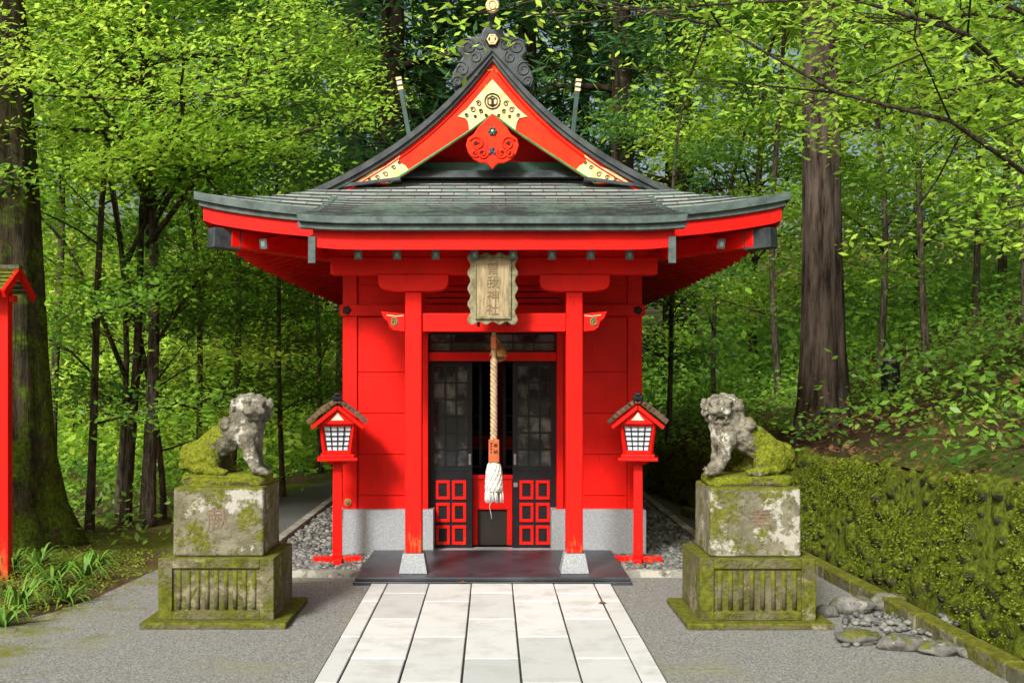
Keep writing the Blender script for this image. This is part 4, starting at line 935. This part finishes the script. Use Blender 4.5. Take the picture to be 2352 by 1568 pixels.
ends=[(.35,7.3,4.0),(.75,7.4,4.1),(1.15,7.3,3.9),(1.6,7.8,4.25),(2.1,7.9,4.05),(2.6,8.2,4.1),(3.0,8.0,3.6),(3.3,8.2,3.2),(3.5,7.9,2.75),(2.7,8.8,3.5),(2.4,9.4,3.9),(3.6,8.8,4.2),(3.2,9.2,2.6),(4.0,8.0,3.9),(3.0,9.6,4.5)]
lim=[((0,0,1.0+.13*i),np.array(e)-m1,.026) for i,e in enumerate(ends)]
V['ov']=(tree_data(12,4.6,.13,0,0,0,10000,.085,LF_BR,BARKT,cr=.16,flat=.6,limbs=lim,tilt=.7,asp=.42),BARKT)
plant_tree('ov',V['ov'][0],BARKT,tuple(m1),'glossy leaved tree reaching long bare branches in from the right edge',name='evergreen_tree')
def big_tree(name,x,y,z,r,bm_,label,seed,lean,flare,lm):
    d=tree_data(seed,13,r,14,6.5,3.0,5000,.22,lm,bm_,cr=.5,lean=lean,flare=flare,tseg=40,wig=.05,ntrunk=16)
    tb=d[0]; n=40*20
    for i in range(min(n,len(tb.v))):
        vx=Vector(tb.v[i]); a=math.atan2(vx.y,vx.x); k=1+.05*math.sin(a*7+1)+.03*math.sin(a*13)+(.12*math.sin(a*5+seed)*math.exp(-max(0,vx.z)*1.6))
        c=Vector((lean[0]*(vx.z/13)**2,lean[1]*(vx.z/13)**2,0)); k*=1+(flare-1.3)*.30*math.exp(-max(0,vx.z)*2.2); tb.v[i]=tuple(Vector(((vx.x-c.x)*k+c.x,(vx.y-c.y)*k+c.y,vx.z)))
    return plant_tree(name+str(seed),d,bm_,(x,y,z),label,name=name,cat='cedar')
big_tree('cedar_tree',-4.58,10.9,0,.34,BARKL,'huge moss covered trunk with flared roots at the left',21,(-1.0,0),1.75,LF_MD)
big_tree('cedar_tree',3.37,11.6,hz(3.37,11.6)-.1,.225,BARKR,'tall straight dark cedar trunk standing behind the right stone wall',22,(-.55,0),1.45,LF_MD)
rs=np.random.RandomState(8)
def scatter(name,n,fx,size,mat,label,cat,tilt=.7,clump=.25,nc=None,hgt=.35):
    nc=nc or n//40; cs=[]
    while len(cs)<nc:
        x,y=fx()
        if x is None: continue
        cs.append((x,y,hz(x,y)))
    cs=np.array(cs); idx=rs.randint(0,nc,n); P_=cs[idx]+np.stack([rs.normal(0,clump,n),rs.normal(0,clump,n),np.abs(rs.normal(0,hgt,n))*rs.uniform(.3,1,nc)[idx]+.02],1)
    me=leaves_mesh(name,P_,size,rs,mat,rs.uniform(0,1,nc)[idx]*.6+rs.rand(n)*.4,tilt)
    o=bpy.data.objects.new(name,me); C.objects.link(o); tag(o,label,cat,kind='stuff'); return o
scatter('undergrowth',16000,lambda:(rs.uniform(-14,-3.1),rs.uniform(10.6,22)),.10,LF_MD,'low green undergrowth covering the floor of the left wood','undergrowth',nc=600,hgt=.3)
scatter('thicket',22000,lambda:(rs.uniform(-15,-2.9),rs.uniform(18,28)),.17,LF_BR,'sunlit yellow green thicket filling the gaps of the left wood','thicket',nc=420,hgt=1.8,clump=.45)
scatter('bushes',14000,lambda:(rs.uniform(-4,6),rs.uniform(18.5,30)),.16,LF_MD,'leafy bushes closing the view behind the shrine','undergrowth',nc=350,hgt=1.2,clump=.5)
scatter('slope_thicket',24000,lambda:(rs.uniform(3.2,16),rs.uniform(15.5,27)),.15,LF_MD,'leafy thicket covering the upper right slope','thicket',nc=420,hgt=1.6,clump=.5)
def fr_():
    y=rs.uniform(6,20); x=wallx(y)+.2+rs.uniform(0,1)**.8*8
    if x<5.0 and y<10.6 and rs.rand()<.2: return (None,None)
    return (x,y)
scatter('ferns',34000,fr_,.085,LF_MD,'ferns and seedlings growing on the right slope','undergrowth',nc=950,hgt=.32)
scatter('leaf_litter',12000,lambda:(lambda y:(wallx(y)+rs.uniform(.1,5),y))(rs.uniform(6,16)),.05,LITTER,'dry brown leaves littering the right slope','fallen leaves',tilt=.25,clump=.3,nc=900,hgt=.012)
n=44000; yw=3.2+rs.rand(n)**1.2*14; cn=rs.rand(n)
zw=np.array([wallh(a) for a in yw])*rs.rand(n)**.8; xw=np.array([wallx(a) for a in yw])-.035+.10*rs.rand(n)+.05*zw
kk=np.array([noise.noise(Vector((a*1.8,b*1.8,3))) for a,b in zip(yw,zw)]); keep=(kk+.3*cn)>-.02
P_=np.stack([xw,yw,zw+.02],1)[keep]; me=leaves_mesh('wall_moss',P_,.024,rs,LF_MO,np.clip(rs.rand(len(P_))*.6+.4*(kk[keep]+.5),0,1),1.0)
o=bpy.data.objects.new('wall_moss',me); C.objects.link(o); tag(o,'thick moss and tiny leaves growing over the boulders of the right wall','moss',kind='stuff')
n=46000; K=360; xs3=rs.uniform(-30,30,K); cc=np.stack([xs3,rs.uniform(29,42,K),rs.uniform(0,1,K)**1.15*18+np.where(xs3>3,3.0,0)],1); cl=rs.randint(0,K,n)
P_=cc[cl]+rs.normal(0,1.1,(n,3))*np.array([1,1,.6]); me=leaves_mesh('woodland',P_,.42,rs,LF_BR,rs.rand(K)[cl]*.6+rs.rand(n)*.3+.1,.7)
o=bpy.data.objects.new('woodland',me); C.objects.link(o); tag(o,'distant green woodland rising behind all the trees','woodland',kind='stuff')
GRS=simple('strap_leaf',(.05,.15,.015),(.14,.27,.03),14,.45,0)
def strap(x,y,label,s=1,sd=1):
    rr=random.Random(sd); mb=MB()
    for k in range(34):
        a=rr.uniform(0,6.28); ln=rr.uniform(.2,.42)*s; hgt=rr.uniform(.08,.22)*s; w=rr.uniform(.006,.011)
        o=len(mb.v)
        for i in range(7):
            t=i/6; r=ln*t; z=hgt*math.sin(min(1,t*1.05)*math.pi*.62)*1.1-.10*s*t**3; ww=w*(1-t**3)+.001; ca,sa=math.cos(a),math.sin(a)
            mb.v+= [(x+r*ca-sa*ww,y+r*sa+ca*ww,z),(x+r*ca+sa*ww,y+r*sa-ca*ww,z)]
        for i in range(6): q=o+2*i; mb.f.append((q,q+1,q+3,q+2))
    o=mb.build('strap_leaved_plant',GRS,origin=(x,y,0),smooth=True,fixn=False); return tag(o,label,'plant','strap leaved plants in the left bed')
for i,(px,py,lb,s) in enumerate([(45,1400,'strap leaved plant nearest the camera at the left edge',1.1),(120,1350,'strap leaved plant in the middle of the left bed',1.1),(195,1330,'strap leaved plant at the bed edge, nearest the left pedestal',.95),(20,1320,'strap leaved plant below the red post',1.0),(90,1300,'strap leaved plant at the foot of the huge trunk',.9),(225,1300,'small strap leaved plant behind the others by the roots',.7),(10,1440,'strap leaved plant in the lowest corner of the left bed',.8),(150,1385,'strap leaved plant at the front of the left bed',.8)]):
    x,y=gp(px,py); strap(x,y,lb,s,i+1)
scatter('moss',8000,lambda:(rs.uniform(-6,-2.98),rs.uniform(7.6,10.2)),.030,LF_MO,'mossy ground cover in the planted bed at the left','ground cover',tilt=.5,clump=.15,nc=260,hgt=.03)
x=(2045-CX)*12.3/F; y=12.3; z=hz(x,y); BO=empty('bollard',(x,y,z),'small dark cylinder with a pale rim standing among the slope trees','bollard')
mb=MB(); mb.lathe((x,y,z-.1),[(.10,0),(.10,.42),(.09,.44)],18); P(mb,'body',BLACK,BO,smooth=False)
mb=MB(); mb.lathe((x,y,z+.335),[(.09,0),(.108,.01),(.108,.022),(.08,.03)],18); P(mb,'rim',METAL,BO)
a=(4.35,9.6); b=(5.1,10.2); LOGM=simple('rotten_log',(.30,.12,.06),(.16,.07,.04),12,.9,.8,30)
tag(MB().tube([(a[0],a[1],hz(*a)+.05),(4.7,9.9,hz(4.7,9.9)+.1),(b[0],b[1],hz(*b)+.12)],[.03,.045,.05],8).build('fallen_branch',LOGM,smooth=True),'reddish fallen branch lying on the leafy slope at the right edge','branch')
LFB=simple('leaf_brown',(.16,.07,.03),(.10,.045,.02),20,.8)
for (px,py,lb) in ((1383,1393,'curled brown leaf lying on the right side of the paving'),(1062,1346,'small brown leaf at the foot of the porch step')):
    x,y=gp(px,py); me=MB(); me.add([(x-.03,y-.01,.026),(x,y-.02,.036),(x+.035,y,.026),(x,y+.02,.042)],[(0,1,2,3)]); tag(me.build('fallen_leaf',LFB,origin=(x,y,.02)),lb,'leaf')
